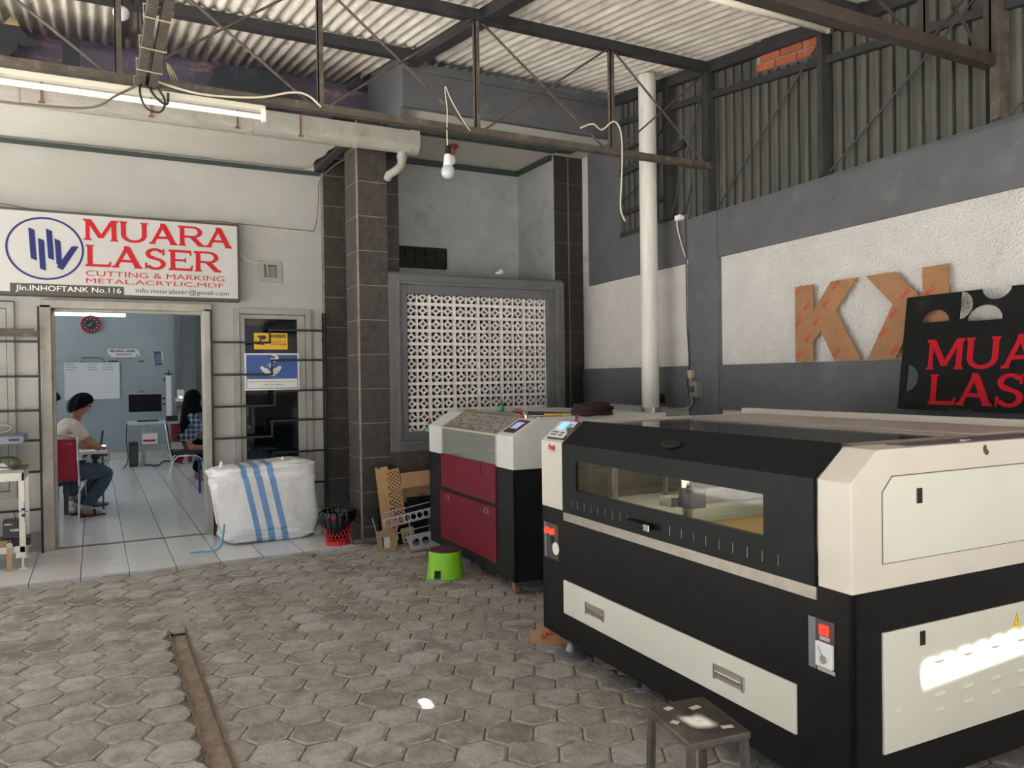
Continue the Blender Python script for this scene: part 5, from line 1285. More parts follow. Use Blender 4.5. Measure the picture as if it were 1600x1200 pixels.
# ================= WORK TABLE AT THE LEFT =================
ivory = mat('ivory_steel', (.70,.68,.60), .45, var=.05, vs=6)
s = thing('work_table', 'ivory steel work table with levelling feet left of the doorway', 'table', (-.50, 7.27, .03))
MB().box(-1.1, .0, 0, .50, .765, .785).build('tabletop', mat('dusty_top', (.33,.31,.27), .6, var=.15, vs=9), s)
MB().box(-1.1, .0, 0, .02, .70, .765).box(-1.1, .0, .48, .50, .70, .765).box(-.02, .0, 0, .5, .70, .765).build('apron', ivory, s, bevel=.003)
for (x, y) in ((-.04, 0), (-.04, .455), (-1.08, 0), (-1.08, .455)):
    lg_ = MB().box(x, x+.042, y, y+.042, .13, .70).build('leg', ivory, s, bevel=.003)
    MB().box(x-.025, x+.045, y-.01, y+.055, .095, .135).cyl((x+.02,y+.02,.095),(x+.02,y+.02,.02),.009).lathe([(.032,0),(.032,.006),(.012,.02)], (x+.02,y+.02,.0), 18).build('levelling_foot', ivory, lg_)
MB().box(-1.1, .0, 0, .03, .135, .185).box(-1.1, 0, .47, .5, .135, .185).build('lower_rail', ivory, s, bevel=.003)
MB().box(-1.09, -.0, .03, .47, .165, .18).build('lower_shelf', mat('shelf_grey', (.30,.28,.25), .7, var=.1), s)
s = thing('black_case', 'black wedge-shaped case with white lettering on the lower table shelf', 'case', (-.60, 7.36, .21))
MB().box(-.11,.13,-.05,.14,0,.06).build('base', blk_plastic, s, bevel=.006)
MB().prism([(-.035,.06),(.14,.06),(.14,.20),(.0,.20)], 0, -.055, .09).build('body', blk_plastic, s, bevel=.006)
MB().mesh(textfit('YORU', .085,.020,.02), T(-.01,-.026,.115) @ FACE_Y @ Matrix.Rotation(-.24,4,'X')).build('lettering', white_m, s)
MB().mesh(textfit('3-IN-1', .05,.014,.02), T(-.045,-.012,.165) @ FACE_Y @ Matrix.Rotation(-.24,4,'X')).build('lettering', white_m, s)
tag(MB().box(-1.0,-.60,7.285,7.32,.215,.265).build('wood_block', wood_m), 'worn wooden batten on the front of the lower table shelf', 'batten')
tag(MB().box(-.625,-.590,7.255,7.262,.03,.24).build('board_offcut', card_m), 'upright tan strip leaning against the lower table shelf', 'strip')
tag(MB().cyl((-.605,7.24,.235),(-.605,7.30,.255),.022,n=18).build('metal_clamp', chrome_m, smooth=False), 'small bright metal tube on the lower table shelf edge', 'clamp')
s = thing('wire_hook', 'wire hook with a pale handle hanging on the table leg', 'hook', (-.495, 7.24, .47))
MB().tube([(-.055,0,-.10),(-.075,0,.02),(-.01,0,.02),(.02,0,.02)], .0035, 6).build('wire', blackc, s)
MB().cyl((-.012,0,-.06),(-.012,0,.09),.012,.010,12).build('handle', mat('hook_handle', (.55,.56,.58), .3), s)
MB().box(-.024,.0,-.014,.014,-.02,.005).box(-.024,.0,-.014,.014,.03,.05).build('band', blk_plastic, s)
s = thing('desktop_machine', 'blue-grey machine with an overhanging lid on the work table', 'machine', (-.9, 7.45, .815))
MB().box(-.35,.20,-.12,.25,0,.21).build('body', dgrey_m, s, bevel=.01)
q = MB().prism([(-.35,.215),(.37,.205),(.40,.22),(.405,.25),(.39,.265),(-.35,.285)], 1, -.15, .27)
q.build('lid', mat('blue_grey_plastic', (.17,.20,.26), .4), s, bevel=.004)
MB().box(.30,.37,-.155,-.15,.228,.248).build('slot', blk_plastic, s)
cable('hose', [(.05,-.1,.29),(.15,-.1,.34),(.27,-.1,.355),(.32,-.1,.33),(.27,-.1,.30),(.15,-.1,.29)], .011, mat('grey_hose', (.28,.26,.24), .6), None, s)
q = MB(); rnd = random.Random(2)
for k in range(7):
    q.tube([(-.62+(.055+.006*k)*math.cos(2*PI*i/18), 7.34+.02*math.sin(2*PI*i/18)*k/3, .865+.010*k*.2+(.040)*math.sin(2*PI*i/18)) for i in range(18)], .006, 6, True)
tag(q.build('green_cable_coil', mat('olive_green_cable', (.07,.10,.03), .6), smooth=True), 'coil of olive green cable on the work table', 'cable')
tag(MB().grid(lambda u, v: (-.75+.17*u, 7.29+.10*v, .818+.045*math.sin(PI*u)*math.sin(PI*v)*(1+.3*math.sin(9*u+4*v))), 18, 12).build('white_cloth', mat('white_cloth', (.8,.8,.78), .9), smooth=True), 'crumpled white cloth on the front edge of the work table', 'cloth')

# ================= INSIDE THE OFFICE =================
YB = 16.5
s = thing('wall_clock', 'round red-rimmed wall clock with a dark face', 'clock', (-.035, YB, 2.565))
def disc(m, r0_, r1_, y0_, y1_, n=32): 
    return m.mesh(shape([circ(0,0,r1_,n)]+([circ(0,0,r0_,n)[::-1]] if r0_ else []), abs(y1_-y0_)), T(0,(y0_+y1_)/2,0) @ FACE_Y)
disc(MB(), .125, .168, -.05, 0).build('rim', mat('clock_rim_red', (.30,.02,.04), .4), s)
disc(MB(), 0, .13, -.02, -.0).build('dial', mat('clock_dial', (.03,.045,.06), .4), s)
q = MB()
for k in range(12):
    a = k*PI/6; q.box(.105*math.sin(a)-.009, .105*math.sin(a)+.009, -.025, -.02, .105*math.cos(a)-.011, .105*math.cos(a)+.011)
q.build('hour_marks', white_m, s)
MB().cyl((0,-.03,0),(-.06,-.03,-.03),.006,n=5).cyl((0,-.03,0),(.02,-.03,.045),.006,n=5).build('hands', white_m, s)
s = thing('whiteboard', 'whiteboard with faint writing hanging on the back wall', 'whiteboard', (-.03, YB, 1.52))
MB().box(-.45,.45,-.02,0,-.345,.345).build('board', mat('whiteboard_face', (.62,.66,.70), .2), s)
MB().box(-.46,.46,-.025,0,.335,.35).box(-.46,.46,-.03,0,-.35,-.335).box(-.46,-.45,-.025,0,-.35,.35).box(.45,.46,-.025,0,-.35,.35).build('frame', lgrey_m, s)
MB().tube([(-.17,-.01,.35),(-.16,-.01,.43),(.15,-.01,.43),(.22,-.01,.35)], .006, 5).build('hanging_cord', blk_plastic, s)
q = MB(); rnd = random.Random(8)
for x0_ in (-.42,-.07,.18):
    for z_ in (.30,.25,.205):
        x = x0_
        while x < x0_+rnd.uniform(.12,.22): w_ = rnd.uniform(.008,.02); q.box(x, x+w_, -.0215, -.02, z_, z_+.012); x += w_+.006
q.build('writing', mat('marker_ink', (.08,.09,.13), .6), s)
s = thing('name_sign', 'white rounded plate reading MUARA LASER BANDUNG on the back wall', 'sign', (.50, YB, 2.05))
MB().prism([(-.27,.07),(.20,.07),(.26,.03),(.28,-.05),(.25,-.09),(-.22,-.09),(-.22,-.045),(-.27,-.045)], 1, -.02, 0).build('plate', white_m, s)
MB().mesh(textfit('MUARA LASER', .43,.045,.03), T(-.225,-.021,.005) @ FACE_Y).mesh(textfit('BANDUNG', .25,.035,.02), T(-.12,-.021,-.055) @ FACE_Y).build('lettering', mat('ink_blue_black', (.02,.03,.05), .5), s)
disc(MB(), 0, .015, -.022, -.02, 12).xf(T(.225,0,-.06)).build('hole', blk_plastic, s)
s = thing('poster', 'small blue and white poster on the back wall', 'poster', (1.10, YB, 1.93))
MB().box(-.055,.075,-.006,0,-.08,.14).build('white_sheet', white_m, s)
q = MB().prism([(-.085,.14),(.045,.14),(.06,-.12),(-.06,-.13)], 1, -.010, -.006).build('blue_sheet', mat('poster_blue', (.06,.10,.17), .6), s)
q = MB()
for i in range(3):
    for j in range(4): q.box(-.05+.033*i,-.028+.033*i,-.012,-.010,-.08+.045*j,-.055+.045*j)
q.build('poster_icons', mat('poster_pale', (.35,.42,.5), .6), s)
for (x, z, w_, h_) in ((.32,1.875,.08,.010),(.80,1.875,.05,.010)):
    tag(MB().box(x-w_, x+w_, YB-.008, YB, z, z+.02).build('black_strip', blk_plastic), 'longer black strip stuck on the wall below the name plate' if x < .5 else 'shorter black strip stuck on the wall below the name plate', 'strip')
tag(MB().tube([(.62,YB-.01,1.93),(.615,YB-.02,1.86),(.64,YB-.03,1.82),(.66,YB-.02,1.85)], .008, 6).build('wall_hook', silver_m), 'small metal hook on the wall between two black strips', 'hook')
for z in (2.03, 1.985): tag(MB().box(.79 if z > 2 else .72, 1.15 if z > 2 else 1.08, YB-.006, YB, z, z+.008).build('wall_strip', mat('yellowed_strip', (.50,.48,.36), .6)), 'upper thin yellowish strip beside the name plate' if z > 2 else 'lower thin yellowish strip beside the name plate', 'strip')

# desk with computer and marking laser
s = thing('computer_desk', 'grey steel desk with a pale top against the back wall', 'desk', (.9, 15.0, .03))
MB().box(-.40,.20,0,.6,.72,.765).build('desktop', mat('pale_blue_top', (.55,.62,.64), .4), s)
MB().box(.20,.62,.0,.6,.72,.76).build('side_top', lgrey_m, s)
for x in (-.16, .52): MB().box(x-.03,x+.03,.05,.11,.03,.72).box(x-.04,x+.04,.0,.5,0,.04).build('leg', lgrey_m, s)
MB().box(-.13,.5,.08,.12,.26,.38).build('cross_beam', lgrey_m, s)
MB().box(-.08,-.02,.04,.10,.45,.62).build('cable_box', lgrey_m, s)
s = thing('computer_tower', 'narrow black computer tower on the floor under the desk', 'computer', (.58, 14.95, .03))
MB().box(-.07,.07,0,.4,0,.42).build('case', blk_plastic, s, bevel=.006); MB().box(-.055,.055,-.003,0,.05,.38).build('front_grille', dgrey_m, s)
s = thing('monitor', 'flat black computer monitor above the desk', 'monitor', (.78, 15.1, 0))
MB().box(-.27,.27,0,.03,.96,1.30).build('housing', lgrey_m, s, bevel=.004)
MB().box(-.262,.262,-.004,0,.968,1.275).build('screen', mat('screen_dark', (.006,.008,.014), .4, spec=.15), s)
MB().box(.27,.325,.0,.03,1.08,1.11).box(.27,.325,.0,.03,1.18,1.21).build('arm', blk_plastic, s)
s = thing('webcam', 'small webcam perched on the monitor', 'webcam', (.72, 15.1, 1.30))
MB().box(-.06,.06,-.01,.03,0,.015).ball((0,0,.03), .022).ball((-.04,0,.03), .014).ball((.04,0,.03),.014).build('body', mat('webcam_grey', (.2,.22,.24), .4), s)
s = thing('keyboard', 'black keyboard with small items on the desk', 'keyboard', (.85, 15.1, .795))
MB().box(-.20,.14,0,.12,0,.02).build('base', blk_plastic, s); MB().box(-.19,.13,.01,.11,.02,.026).build('keys', dgrey_m, s)
s = thing('marking_laser', 'marking laser with a tall white column and round lens on the desk', 'machine', (1.17, 15.05, .795))
MB().box(-.05,.03,0,.08,.02,.80).build('column', white_m, s, bevel=.004)
MB().box(-.02,.0,.02,.04,.80,.90).box(-.07,.05,.02,.05,.82,.845).cyl((-.08,.03,.76),(-.08,.03,.70),.012).build('crank', blk_plastic, s)
MB().box(-.06,.12,-.05,.2,0,.09).build('base', blk_plastic, s)
MB().cyl((.20,-.10,.07),(.20,.12,.07),.075,n=24).build('lens_barrel', silver_m, s)
MB().cyl((.20,-.105,.07),(.20,-.10,.07),.045,n=20).build('lens', blk_plastic, s)
MB().box(.13,.24,-.02,.12,.38,.55).box(.10,.34,.0,.12,.34,.40).build('head_box', white_m, s, bevel=.006)
MB().box(.16,.20,-.024,-.02,.40,.43).build('head_window', mat('head_led', (.9,.9,.8), .3, emit=(1,.95,.8), es=1), s)
MB().tube([(.12,.05,.22),(.20,.05,.26),(.27,.05,.20),(.30,.05,.06)], .012, 6).box(.285,.305,.04,.06,.0,.30).build('hose', blk_plastic, s)
s = thing('power_box', 'white power box with a red stripe under the desk', 'box', (.80, 14.98, .41))
MB().box(-.08,.16,0,.15,0,.18).build('case', white_m, s, bevel=.005); MB().box(-.07,.13,-.003,0,.04,.08).build('red_stripe', redink_m, s)
for k, z in enumerate((.08,.46)): tag(MB().box(1.22,1.55,15.35,15.6,z-.05 if z > .1 else .03,z+.26).build('red_crate', mat('crate_red', (.30,.02,.03), .5)), 'upper red crate behind the desk' if k else 'lower red crate on the floor behind the desk', 'crate')
cable('cable', [(.48,15.0,.78),(.47,15.0,.5),(.49,14.95,.2),(.44,14.9,.05),(.40,14.8,.036)], .008, blackc, 'black cable hanging from the left end of the desk')
cable('cable', [(.75,14.95,.06),(.95,14.9,.04),(1.05,14.95,.10),(1.2,14.95,.09),(1.35,14.9,.05)], .012, blackc, 'tangle of black cable on the floor under the desk')

# ---- chairs ----
redv = mat('red_vinyl', (.36,.008,.035), .35)
def tube_chair(label, loc, rz, vinyl, dark=False, backrest=True):
    """padded chair with chromed tube legs; faces +y"""
    t = thing('office_chair', label, 'chair', loc, rz)
    MB().box(-.21,.21,-.20,.22,.42,.47).build('seat', vinyl, t, bevel=.015)
    if backrest: MB().grid(lambda u, v: ((-.205+.41*u), -.215-.05*v-.012*math.sin(PI*u), .45+.42*v), 9, 9).build('backrest', vinyl, t, smooth=True, solid=.035)
    for sx in (-1, 1):
        x = sx*.215
        MB().tube([(x,-.28,.90),(x,-.235,.55),(x,-.21,.42),(x,-.20,.36)], .011, 8).build('back_post', chrome_m, t, smooth=True)
        MB().tube([(x,-.26,0),(x,-.18,.34),(x,-.12,.405),(x,.12,.405),(x,.19,.35),(x,.24,0)], .011, 8).build('leg', chrome_m, t, smooth=True)
    MB().tube([(-.215,-.28,.90),(-.15,-.285,.915),(.15,-.285,.915),(.215,-.28,.90)], .011, 8).build('top_rail', chrome_m, t, smooth=True)
    return t
tube_chair('red-backed office chair with a chrome frame seen from behind, the man sits on it', (-.345, 9.74, .03), R(-8), redv)
tube_chair('black-seated chrome chair under the woman in the plaid shirt', (1.16, 12.25, .03), R(-93), mat('black_vinyl', (.015,.015,.016), .4), backrest=True)
tag(MB().box(1.185,1.215,11.0,11.03,.03,.46).box(1.185,1.5,11.0,11.03,.44,.46).box(1.185,1.215,11.0,11.35,.44,.46).box(1.5,1.53,11.0,11.03,.03,.46).build('blue_stool', mat('navy_steel', (.03,.06,.22), .4)), 'dark blue steel stool frame just inside the doorway', 'stool')

# ---- people ----
def skin(name, pts, edges, m_, parent=None, sub=2, root=0):
    me = D.meshes.new(name); me.from_pydata([p[0] for p in pts], edges, []); me.materials.append(m_)
    o = D.objects.new(name, me); COL.objects.link(o)
    sk_ = o.modifiers.new('k', 'SKIN'); sk_.use_smooth_shade = True; sk_.branch_smoothing = .6
    lay = me.skin_vertices[0] if me.skin_vertices else None
    if lay is None:
        me.attributes  # no layer yet: made by the modifier below
    if not me.skin_vertices:
        bm_o = __import__('bmesh').new(); bm_o.from_mesh(me); bm_o.verts.layers.skin.verify(); bm_o.to_mesh(me); bm_o.free()
    for i, p in enumerate(pts):
        sv = me.skin_vertices[0].data[i]; r_ = p[1]; sv.radius = (r_, r_) if not isinstance(r_, tuple) else r_
        sv.use_root = (i == root)
    ss = o.modifiers.new('s', 'SUBSURF'); ss.levels = sub; ss.render_levels = sub
    if parent: o.parent = parent
    return o
skin_m = mat('brown_skin', (.40,.20,.12), .55, var=.04)
hair_m = mat('black_hair', (.006,.005,.005), .6, spec=.12, var=.3, vs=30, bump=.4, bs=60)
def hand(P, E, wrist_i, w, d, up, s_=1.0, curl=.5):
    """palm plus five fingers growing from vertex wrist_i at w, pointing d"""
    d = d.normalized(); sd = d.cross(up).normalized(); dn_ = -up
    n0 = len(P); pc = w+d*.05*s_; P.append((tuple(pc), (.030*s_, .016*s_))); E.append((wrist_i, n0))
    for k, (off, L) in enumerate(((-.030,.062),(-.010,.072),(.011,.068),(.031,.052))):
        b_ = w+d*.088*s_+sd*off*s_; m_ = b_+(d*.6+dn_*curl*.6)*L*.55*s_; t_ = m_+(d*.25+dn_*curl)*L*.5*s_
        i = len(P); P += [(tuple(b_), .0095*s_), (tuple(m_), .0085*s_), (tuple(t_), .007*s_)]; E += [(n0, i), (i, i+1), (i+1, i+2)]
    b_ = w+d*.028*s_-sd*.032*s_; m_ = b_+(d*.7-sd*.6+dn_*.2)*.03*s_; t_ = m_+(d*.8+dn_*.5)*.03*s_
    i = len(P); P += [(tuple(b_), .012*s_), (tuple(m_), .010*s_), (tuple(t_), .0085*s_)]; E += [(n0, i), (i, i+1), (i+1, i+2)]
V3 = Vector
def head(parent, c, fwd, tilt, skinm, R_=.105, ear=True):
    """face details on a head centred at c, looking along fwd (unit, horizontal)"""
    pass
# the seated man: he sits sideways on the chair, facing +x, bent over his work
man = thing('person', 'seated man in a white t-shirt and jeans bending over his work, on the red chair', 'person', (0,0,0))
F = V3((.93,.37,0)).normalized(); S = V3((F.y,-F.x,0))      # forward, and his right side (towards the camera)
B = V3((-.335,9.79,0))
def at(f, s, z): return tuple(B+F*f+S*s+V3((0,0,z)))
P = [(at(0,0,.56),.13),(at(.03,0,.72),.125),(at(.07,0,.90),.135),(at(.115,0,1.04),.115),(at(.155,0,1.11),.068),(at(.185,0,1.16),.066),(at(.22,0,1.235),.090),(at(.23,0,1.285),.082)]
E = [(i,i+1) for i in range(7)]
# face: nose, chin; ears
i = len(P); P += [(at(.29,0,1.195),.020)]; E += [(6,i)]
for sd in (1,-1):
    i = len(P)
    P += [(at(.10,sd*.155,1.04),.070),(at(.15,sd*.235,.90),.052),(at(.26,sd*.27,.80),.040),(at(.33,sd*.17,.775),.034),(at(.37,sd*.075,.765),.027)]
    E += [(3,i),(i,i+1),(i+1,i+2),(i+2,i+3),(i+3,i+4)]
    hand(P, E, i+4, V3(at(.37,sd*.075,.765)), F*.7-S*sd*.7, V3((0,0,1)), 1, .6)
    j = len(P)
    P += [(at(.03,sd*.09,.53),.095),(at(.25,sd*.11,.515),.085),(at(.46,sd*.12,.49),.065),(at(.34,sd*.11,.30),.055),(at(.20,sd*.10,.13),.040),(at(.19,sd*.10,.075),.040),(at(.29,sd*.11,.062),.034),(at(.37,sd*.115,.052),.026)]
    E += [(0,j)]+[(j+a,j+a+1) for a in range(7)]
body = skin('body', P, E, skin_m, man, 2, 0)
# eyes, mouth, ears as small features on the face
fz = MB()
for sd in (1,-1): fz.ball(at(.300,sd*.030,1.235), .011)
fz.build('eyes', blk_plastic, man, smooth=True)
fz = MB().ball(at(.310,0,1.205), .014, (1,.8,1.1))
fz.build('nose', skin_m, man, smooth=True)
fz = MB()
for sd in (1,-1): fz.ball(at(.210,sd*.090,1.232), .026, (.8,.45,1.2))
fz.build('ears', skin_m, man, smooth=True)
MB().ball(at(.293,0,1.165), .018, (.6,1,.35)).build('mouth', mat('lips', (.30,.11,.09), .5), man, smooth=True)
MB().tube([at(.305,-.07,1.24),at(.32,0,1.242),at(.305,.07,1.24),at(.205,.095,1.25)], .003, 5).build('glasses', blk_plastic, man)
# hair cap
def hairf(u, v):
    a = 2*PI*u; p = v*PI*.62
    d = F*math.cos(a)+S*math.sin(a)
    front = .5+.5*math.cos(a)
    p *= (1.18-.50*front)
    r_ = .112+.006*math.sin(9*a)*math.sin(p)+.004*math.sin(23*a)
    c = V3(at(.212,0,1.255)); ax = (V3((0,0,1))*.93+F*.25).normalized()
    q_ = c+d*math.sin(p)*r_*(1.08 if True else 1)*(1-.10*abs(math.sin(a)))+ax*math.cos(p)*(r_+.014)
    return tuple(q_)
MB().grid(hairf, 40, 14, closeu=True).build('hair', hair_m, man, smooth=True, solid=.012)
# clothes
shirt_m = mat('white_tshirt', (.72,.62,.56), .85, bump=.3, bs=14)
Ps = [(at(0,0,.62),.142),(at(.03,0,.74),.140),(at(.07,0,.90),.150),(at(.112,0,1.035),.128),(at(.14,0,1.095),.075)]; Es = [(0,1),(1,2),(2,3),(3,4)]
for sd in (1,-1):
    i = len(Ps); Ps += [(at(.10,sd*.155,1.035),.086),(at(.14,sd*.225,.93),.070),(at(.165,sd*.243,.875),.066)]; Es += [(3,i),(i,i+1),(i+1,i+2)]
skin('shirt', Ps, Es, shirt_m, man, 2, 0)
jean_m = mat('blue_jeans', (.045,.075,.115), .85, var=.2, vs=7, bump=.3, bs=30)
Ps = [(at(0,0,.59),.150)]; Es = []
for sd in (1,-1):
    j = len(Ps); Ps += [(at(.04,sd*.09,.54),.112),(at(.25,sd*.11,.525),.100),(at(.455,sd*.12,.495),.080),(at(.35,sd*.11,.32),.074),(at(.22,sd*.10,.155),.062),(at(.205,sd*.10,.125),.060)]; Es += [(0,j)]+[(j+a,j+a+1) for a in range(5)]
skin('trousers', Ps, Es, jean_m, man, 2, 0)
for sd in (1,-1):
    MB().tube([at(.213,sd*.10,.15),at(.198,sd*.10,.105)], .064, 14).build('trouser_cuff', mat('jean_cuff', (.28,.32,.33), .9), man, smooth=False)
    q = MB().grid(lambda u, v: at(.13+.27*v, sd*.11+(.045+.008*math.sin(PI*v))*(2*u-1)*(1 if v < .9 else .8), .034+.002*u), 6, 8)
    q.build('sandal', mat('black_sandal', (.02,.018,.016), .7), man, solid=.016)
    MB().tube([at(.28,sd*.06,.04),at(.29,sd*.08,.09),at(.29,sd*.13,.095),at(.28,sd*.155,.04)], .012, 6).build('sandal_strap', D.materials['black_sandal'], man, smooth=True)
# what he works on: small white table with a fan behind
s = thing('side_table', 'small white table with dark panel legs in front of the man', 'table', (.02, 10.02, .03))
MB().box(-.50,.10,-.02,.30,.66,.69).build('tabletop', white_m, s)
MB().box(-.34,-.30,0,.28,0,.66).build('leg', dgrey_m, s); MB().box(.04,.06,.20,.28,0,.66).build('leg', dgrey_m, s)
s = thing('tool_in_hands', 'small dark tool with a chrome shaft held by the seated man', 'tool', at(.42,.0,.79))
MB().cyl((0,0,0),(.02,.02,.16),.012,n=10).build('grip', dgrey_m, s); MB().box(-.05,.05,-.02,.02,-.015,.005).build('blade', chrome_m, s)
s = thing('electric_fan', 'dark wire electric fan partly hidden behind the man', 'fan', (.0, 10.48, .62))
q = MB()
for r_ in (.16,.13,.10,.07,.04): q.tube([(r_*math.cos(2*PI*i/28)*.9, .03*(1-r_/.16), r_*math.sin(2*PI*i/28)) for i in range(28)], .004, 4, True)
for k in range(16): q.tube([(.02*math.cos(k*PI/8),.03,.02*math.sin(k*PI/8)),(.144*math.cos(k*PI/8),0,.16*math.sin(k*PI/8))], .003, 4)
q.build('guard', blackc, s)
MB().cyl((0,.05,0),(0,.14,0),.05,n=16).build('motor', blk_plastic, s)
for k in range(3):
    a = k*2*PI/3; MB().grid(lambda u, v: ((.02+.11*v)*math.cos(a+.9*u*(.4+v)), .045+.02*u, (.02+.11*v)*math.sin(a+.9*u*(.4+v))), 6, 5).build('blade', dgrey_m, s, smooth=True)
MB().cyl((0,.10,-.05),(0,.10,-.55),.012).lathe([(.13,0),(.13,.02),(.02,.05)], (0,.10,-.59), 20).build('stand', blk_plastic, s)

# woman in hijab
wo_ = thing('person', 'seated woman in a black hijab and blue plaid shirt inside the office', 'person', (0,0,0))
F = V3((.97,.24,0)).normalized(); S = V3((F.y,-F.x,0)); B = V3((1.16,12.25,0))
P = [(at(0,0,.56),.125),(at(.02,0,.72),.115),(at(.05,0,.90),.120),(at(.07,0,1.00),.10),(at(.09,0,1.08),.05),(at(.11,0,1.14),.052),(at(.13,0,1.225),.084),(at(.135,0,1.27),.078)]
E = [(i,i+1) for i in range(7)]
i = len(P); P += [(at(.20,0,1.175),.020)]; E += [(6,i)]
for sd in (1,-1):
    i = len(P); P += [(at(.06,sd*.13,1.0),.062),(at(.10,sd*.19,.84),.047),(at(.24,sd*.19,.76),.036),(at(.38,sd*.15,.78),.027)]
    E += [(3,i),(i,i+1),(i+1,i+2),(i+2,i+3)]
    hand(P, E, i+3, V3(at(.38,sd*.15,.78)), F, V3((0,0,1)), .9, .5)
    j = len(P); P += [(at(.03,sd*.08,.53),.09),(at(.16,sd*.09,.51),.08),(at(.31,sd*.09,.49),.06),(at(.24,sd*.08,.28),.048),(at(.16,sd*.08,.10),.036),(at(.17,sd*.08,.07),.034),(at(.27,sd*.08,.055),.028)]
    E += [(0,j)]+[(j+a,j+a+1) for a in range(6)]
skin('body', P, E, skin_m, wo_, 2, 0)
MB().ball(at(.215,.03,1.225), .010).ball(at(.215,-.03,1.225), .010).build('eyes', blk_plastic, wo_, smooth=True)
MB().ball(at(.222,0,1.20), .013).build('nose', skin_m, wo_, smooth=True)
MB().ball(at(.205,0,1.155), .016, (.6,1,.35)).build('mouth', D.materials['lips'], wo_, smooth=True)
blackfab = mat('black_fabric', (.006,.006,.007), .9, spec=.1, bump=.3, bs=12)
def hij(u, v):
    a = 2*PI*u; c = V3(at(.115,0,1.235)); front = max(0, math.cos(a))
    d = F*math.cos(a)+S*math.sin(a)
    if v < .5:
        p = v*2*PI*.5*(1-.18*front**2); r_ = .128
        q_ = c+d*math.sin(p)*r_*(1 if p < PI/2 else 1)+V3((0,0,1))*math.cos(p)*(r_+.01)
        if p > PI/2: q_ = c+d*r_*(1-.18*(p-PI/2))+V3((0,0,-1))*(p-PI/2)*.06
        if front > .5 and v > .22: q_ -= d*.05*(front-.5)
    else:
        t = (v-.5)*2; back = max(0, -math.cos(a))
        z = 1.14-.10*t-.32*t*back; q_ = V3(at(.075,0,0)); q_.z = z; q_ += d*(.118+.065*t*(1-.4*back)+.015*math.sin(a*5)*t)
    return tuple(q_)
MB().grid(hij, 40, 26, closeu=True).build('hijab', blackfab, wo_, smooth=True, solid=.008)
plaid = mat('plaid_cotton', (.03,.06,.12), .85, var=.05)
n_ = plaid.node_tree.nodes; l_ = plaid.node_tree.links; tc = n_['Texture Coordinate']; sp = n_.new('ShaderNodeSeparateXYZ'); l_.new(tc.outputs['Object'], sp.inputs[0])
def band(ax, s_, w_, k_):
    a = n_.new('ShaderNodeMath'); a.operation = 'PINGPONG'; a.inputs[1].default_value = s_; l_.new(sp.outputs[ax], a.inputs[0])
    b = n_.new('ShaderNodeMath'); b.operation = 'LESS_THAN'; b.inputs[1].default_value = w_; l_.new(a.outputs[0], b.inputs[0])
    c = n_.new('ShaderNodeMath'); c.operation = 'MULTIPLY'; c.inputs[1].default_value = k_; l_.new(b.outputs[0], c.inputs[0]); return c.outputs[0]
ad1 = n_.new('ShaderNodeMath'); l_.new(band(0,.032,.008,.5), ad1.inputs[0]); l_.new(band(2,.036,.009,.5), ad1.inputs[1])
mx = n_.new('ShaderNodeMix'); mx.data_type = 'RGBA'; mx.inputs[7].default_value = (.55,.62,.70,1)
old = n_['Principled BSDF'].inputs['Base Color'].links[0].from_socket
l_.new(ad1.outputs[0], mx.inputs[0]); l_.new(old, mx.inputs[6]); l_.new(mx.outputs[2], n_['Principled BSDF'].inputs['Base Color'])
Ps = [(at(-.01,0,.58),.155),(at(.02,0,.74),.135),(at(.05,0,.90),.135),(at(.07,0,1.0),.112)]; Es = [(0,1),(1,2),(2,3)]
for sd in (1,-1):
    i = len(Ps); Ps += [(at(.06,sd*.13,1.0),.078),(at(.10,sd*.19,.84),.064),(at(.24,sd*.19,.765),.056),(at(.37,sd*.15,.78),.046)]; Es += [(3,i),(i,i+1),(i+1,i+2),(i+2,i+3)]
skin('shirt', Ps, Es, plaid, wo_, 2, 0)
Ps = [(at(0,0,.57),.145),(at(.16,0,.525),.15),(at(.30,0,.48),.13),(at(.24,0,.30),.13),(at(.17,0,.13),.14)]
skin('skirt', Ps, [(0,1),(1,2),(2,3),(3,4)], blackfab, wo_, 2, 0)
# a third person, only the dark hair shows past the door frame
th_ = thing('person', 'person almost hidden by the left door frame, only dark hair showing behind the man', 'person', (0,0,0))
F = V3((.9,.4,0)).normalized(); S = V3((F.y,-F.x,0)); B = V3((-.585,10.75,0))
P = [(at(0,0,.56),.125),(at(.02,0,.74),.115),(at(.05,0,.92),.125),(at(.08,0,1.03),.10),(at(.10,0,1.12),.05),(at(.13,0,1.25),.085),(at(.14,0,1.30),.078)]
E = [(i,i+1) for i in range(6)]
for sd in (1,-1):
    i = len(P); P += [(at(.07,sd*.14,1.03),.06),(at(.12,sd*.2,.87),.047),(at(.25,sd*.15,.78),.034)]; E += [(3,i),(i,i+1),(i+1,i+2)]
    hand(P, E, i+2, V3(at(.25,sd*.15,.78)), F, V3((0,0,1)), .95, .5)
    j = len(P); P += [(at(.03,sd*.08,.53),.09),(at(.22,sd*.09,.51),.08),(at(.40,sd*.09,.48),.06),(at(.36,sd*.08,.28),.048),(at(.33,sd*.08,.09),.036),(at(.43,sd*.08,.06),.028)]; E += [(0,j)]+[(j+a,j+a+1) for a in range(5)]
skin('body', P, E, skin_m, th_, 2, 0)
Ps = [(at(0,0,.60),.14),(at(.02,0,.76),.13),(at(.05,0,.92),.138),(at(.08,0,1.03),.112)]
skin('shirt', Ps, [(0,1),(1,2),(2,3)], mat('dark_shirt', (.04,.045,.055), .9), th_, 2, 0)
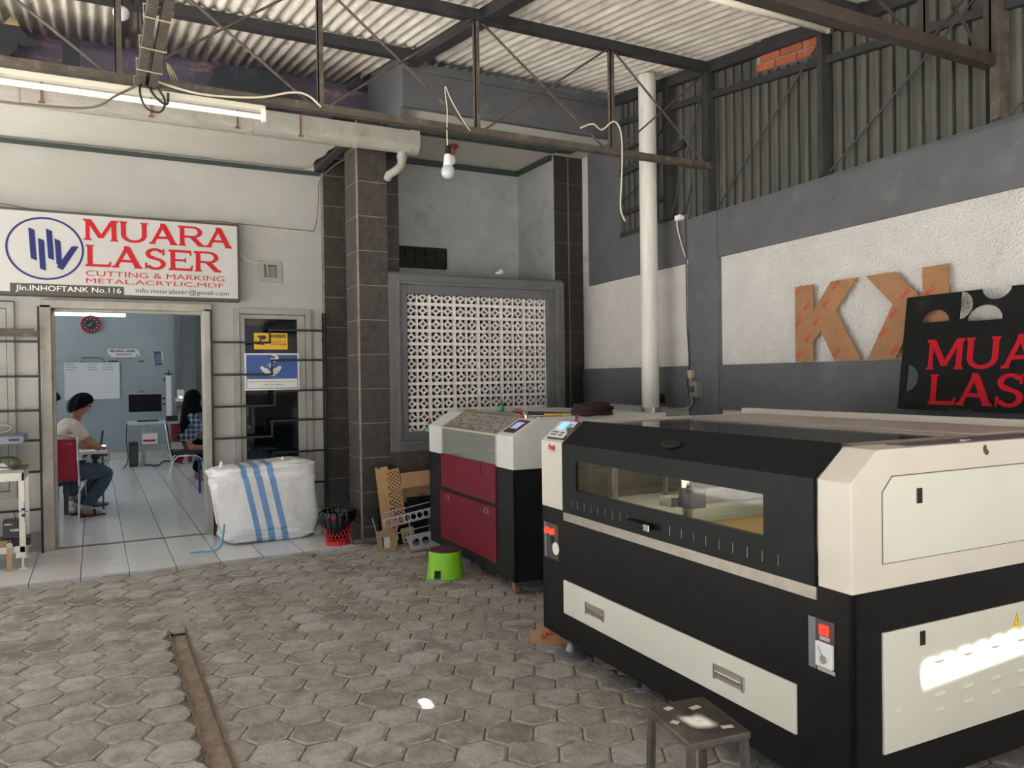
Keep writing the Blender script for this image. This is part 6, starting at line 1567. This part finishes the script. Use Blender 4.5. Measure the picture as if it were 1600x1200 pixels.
Ps = [(at(0,0,.57),.14)]; Es = []
for sd in (1,-1):
    j = len(Ps); Ps += [(at(.04,sd*.08,.54),.105),(at(.23,sd*.09,.52),.095),(at(.40,sd*.09,.49),.075),(at(.36,sd*.08,.28),.066),(at(.33,sd*.08,.12),.056)]; Es += [(0,j)]+[(j+a,j+a+1) for a in range(4)]
skin('trousers', Ps, Es, jean_m, th_, 2, 0)
def hairf2(u, v):
    a = 2*PI*u; p = v*PI*.6*(1.12-.42*(.5+.5*math.cos(a))); d = F*math.cos(a)+S*math.sin(a); c = V3(at(.13,0,1.285))
    return tuple(c+d*math.sin(p)*.112+V3((0,0,1))*math.cos(p)*.12)
MB().grid(hairf2, 30, 12, closeu=True).build('hair', hair_m, th_, smooth=True, solid=.012)
st3 = thing('stool', 'plain stool under the person hidden by the door frame', 'stool', (-.57,10.78,.03))
MB().box(-.19,.19,-.19,.19,.38,.42).build('seat', blk_plastic, st3)
for a in (-1,1):
    for b in (-1,1): MB().cyl((a*.15,b*.15,.38),(a*.17,b*.17,0),.012).build('leg', chrome_m, st3)

# repeats carry one group each
GR = dict(glue_bottle='green glue bottles by the engraver', rafter='roof rafters', purlin='roof purlins', roof_truss='steel roof trusses', tube_light='tube lights under the roof', light_bulb='bulbs and round lamps', letter_k='brown board letters on the wall', thin_rod='thin rods among the scraps', red_crate='red crates behind the desk', window_grille='black wall grilles', torn_sheet='torn dark sheets under the eave', board_strip='tan board strips among the scraps', perforated_strip='perforated strips among the scraps', black_sheet='black sheet offcuts among the scraps', board_offcut='small board offcuts', tan_board='tan boards under the big cutter', cable='loose cables', office_chair='tube-legged office chairs', person='people in the office', metal_bar='flat bars on the engraver', wood_block='small wooden blocks', wall_strip='thin strips on the back wall', black_strip='black strips on the back wall', paper_scrap='paper scraps', plastic_strap='plastic straps by the sack', gravel='grit')
for o in list(COL.objects):
    b_ = o.name.split('.')[0]
    if o.parent is None and 'label' in o.keys() and b_ in GR and 'group' not in o.keys(): o['group'] = GR[b_]
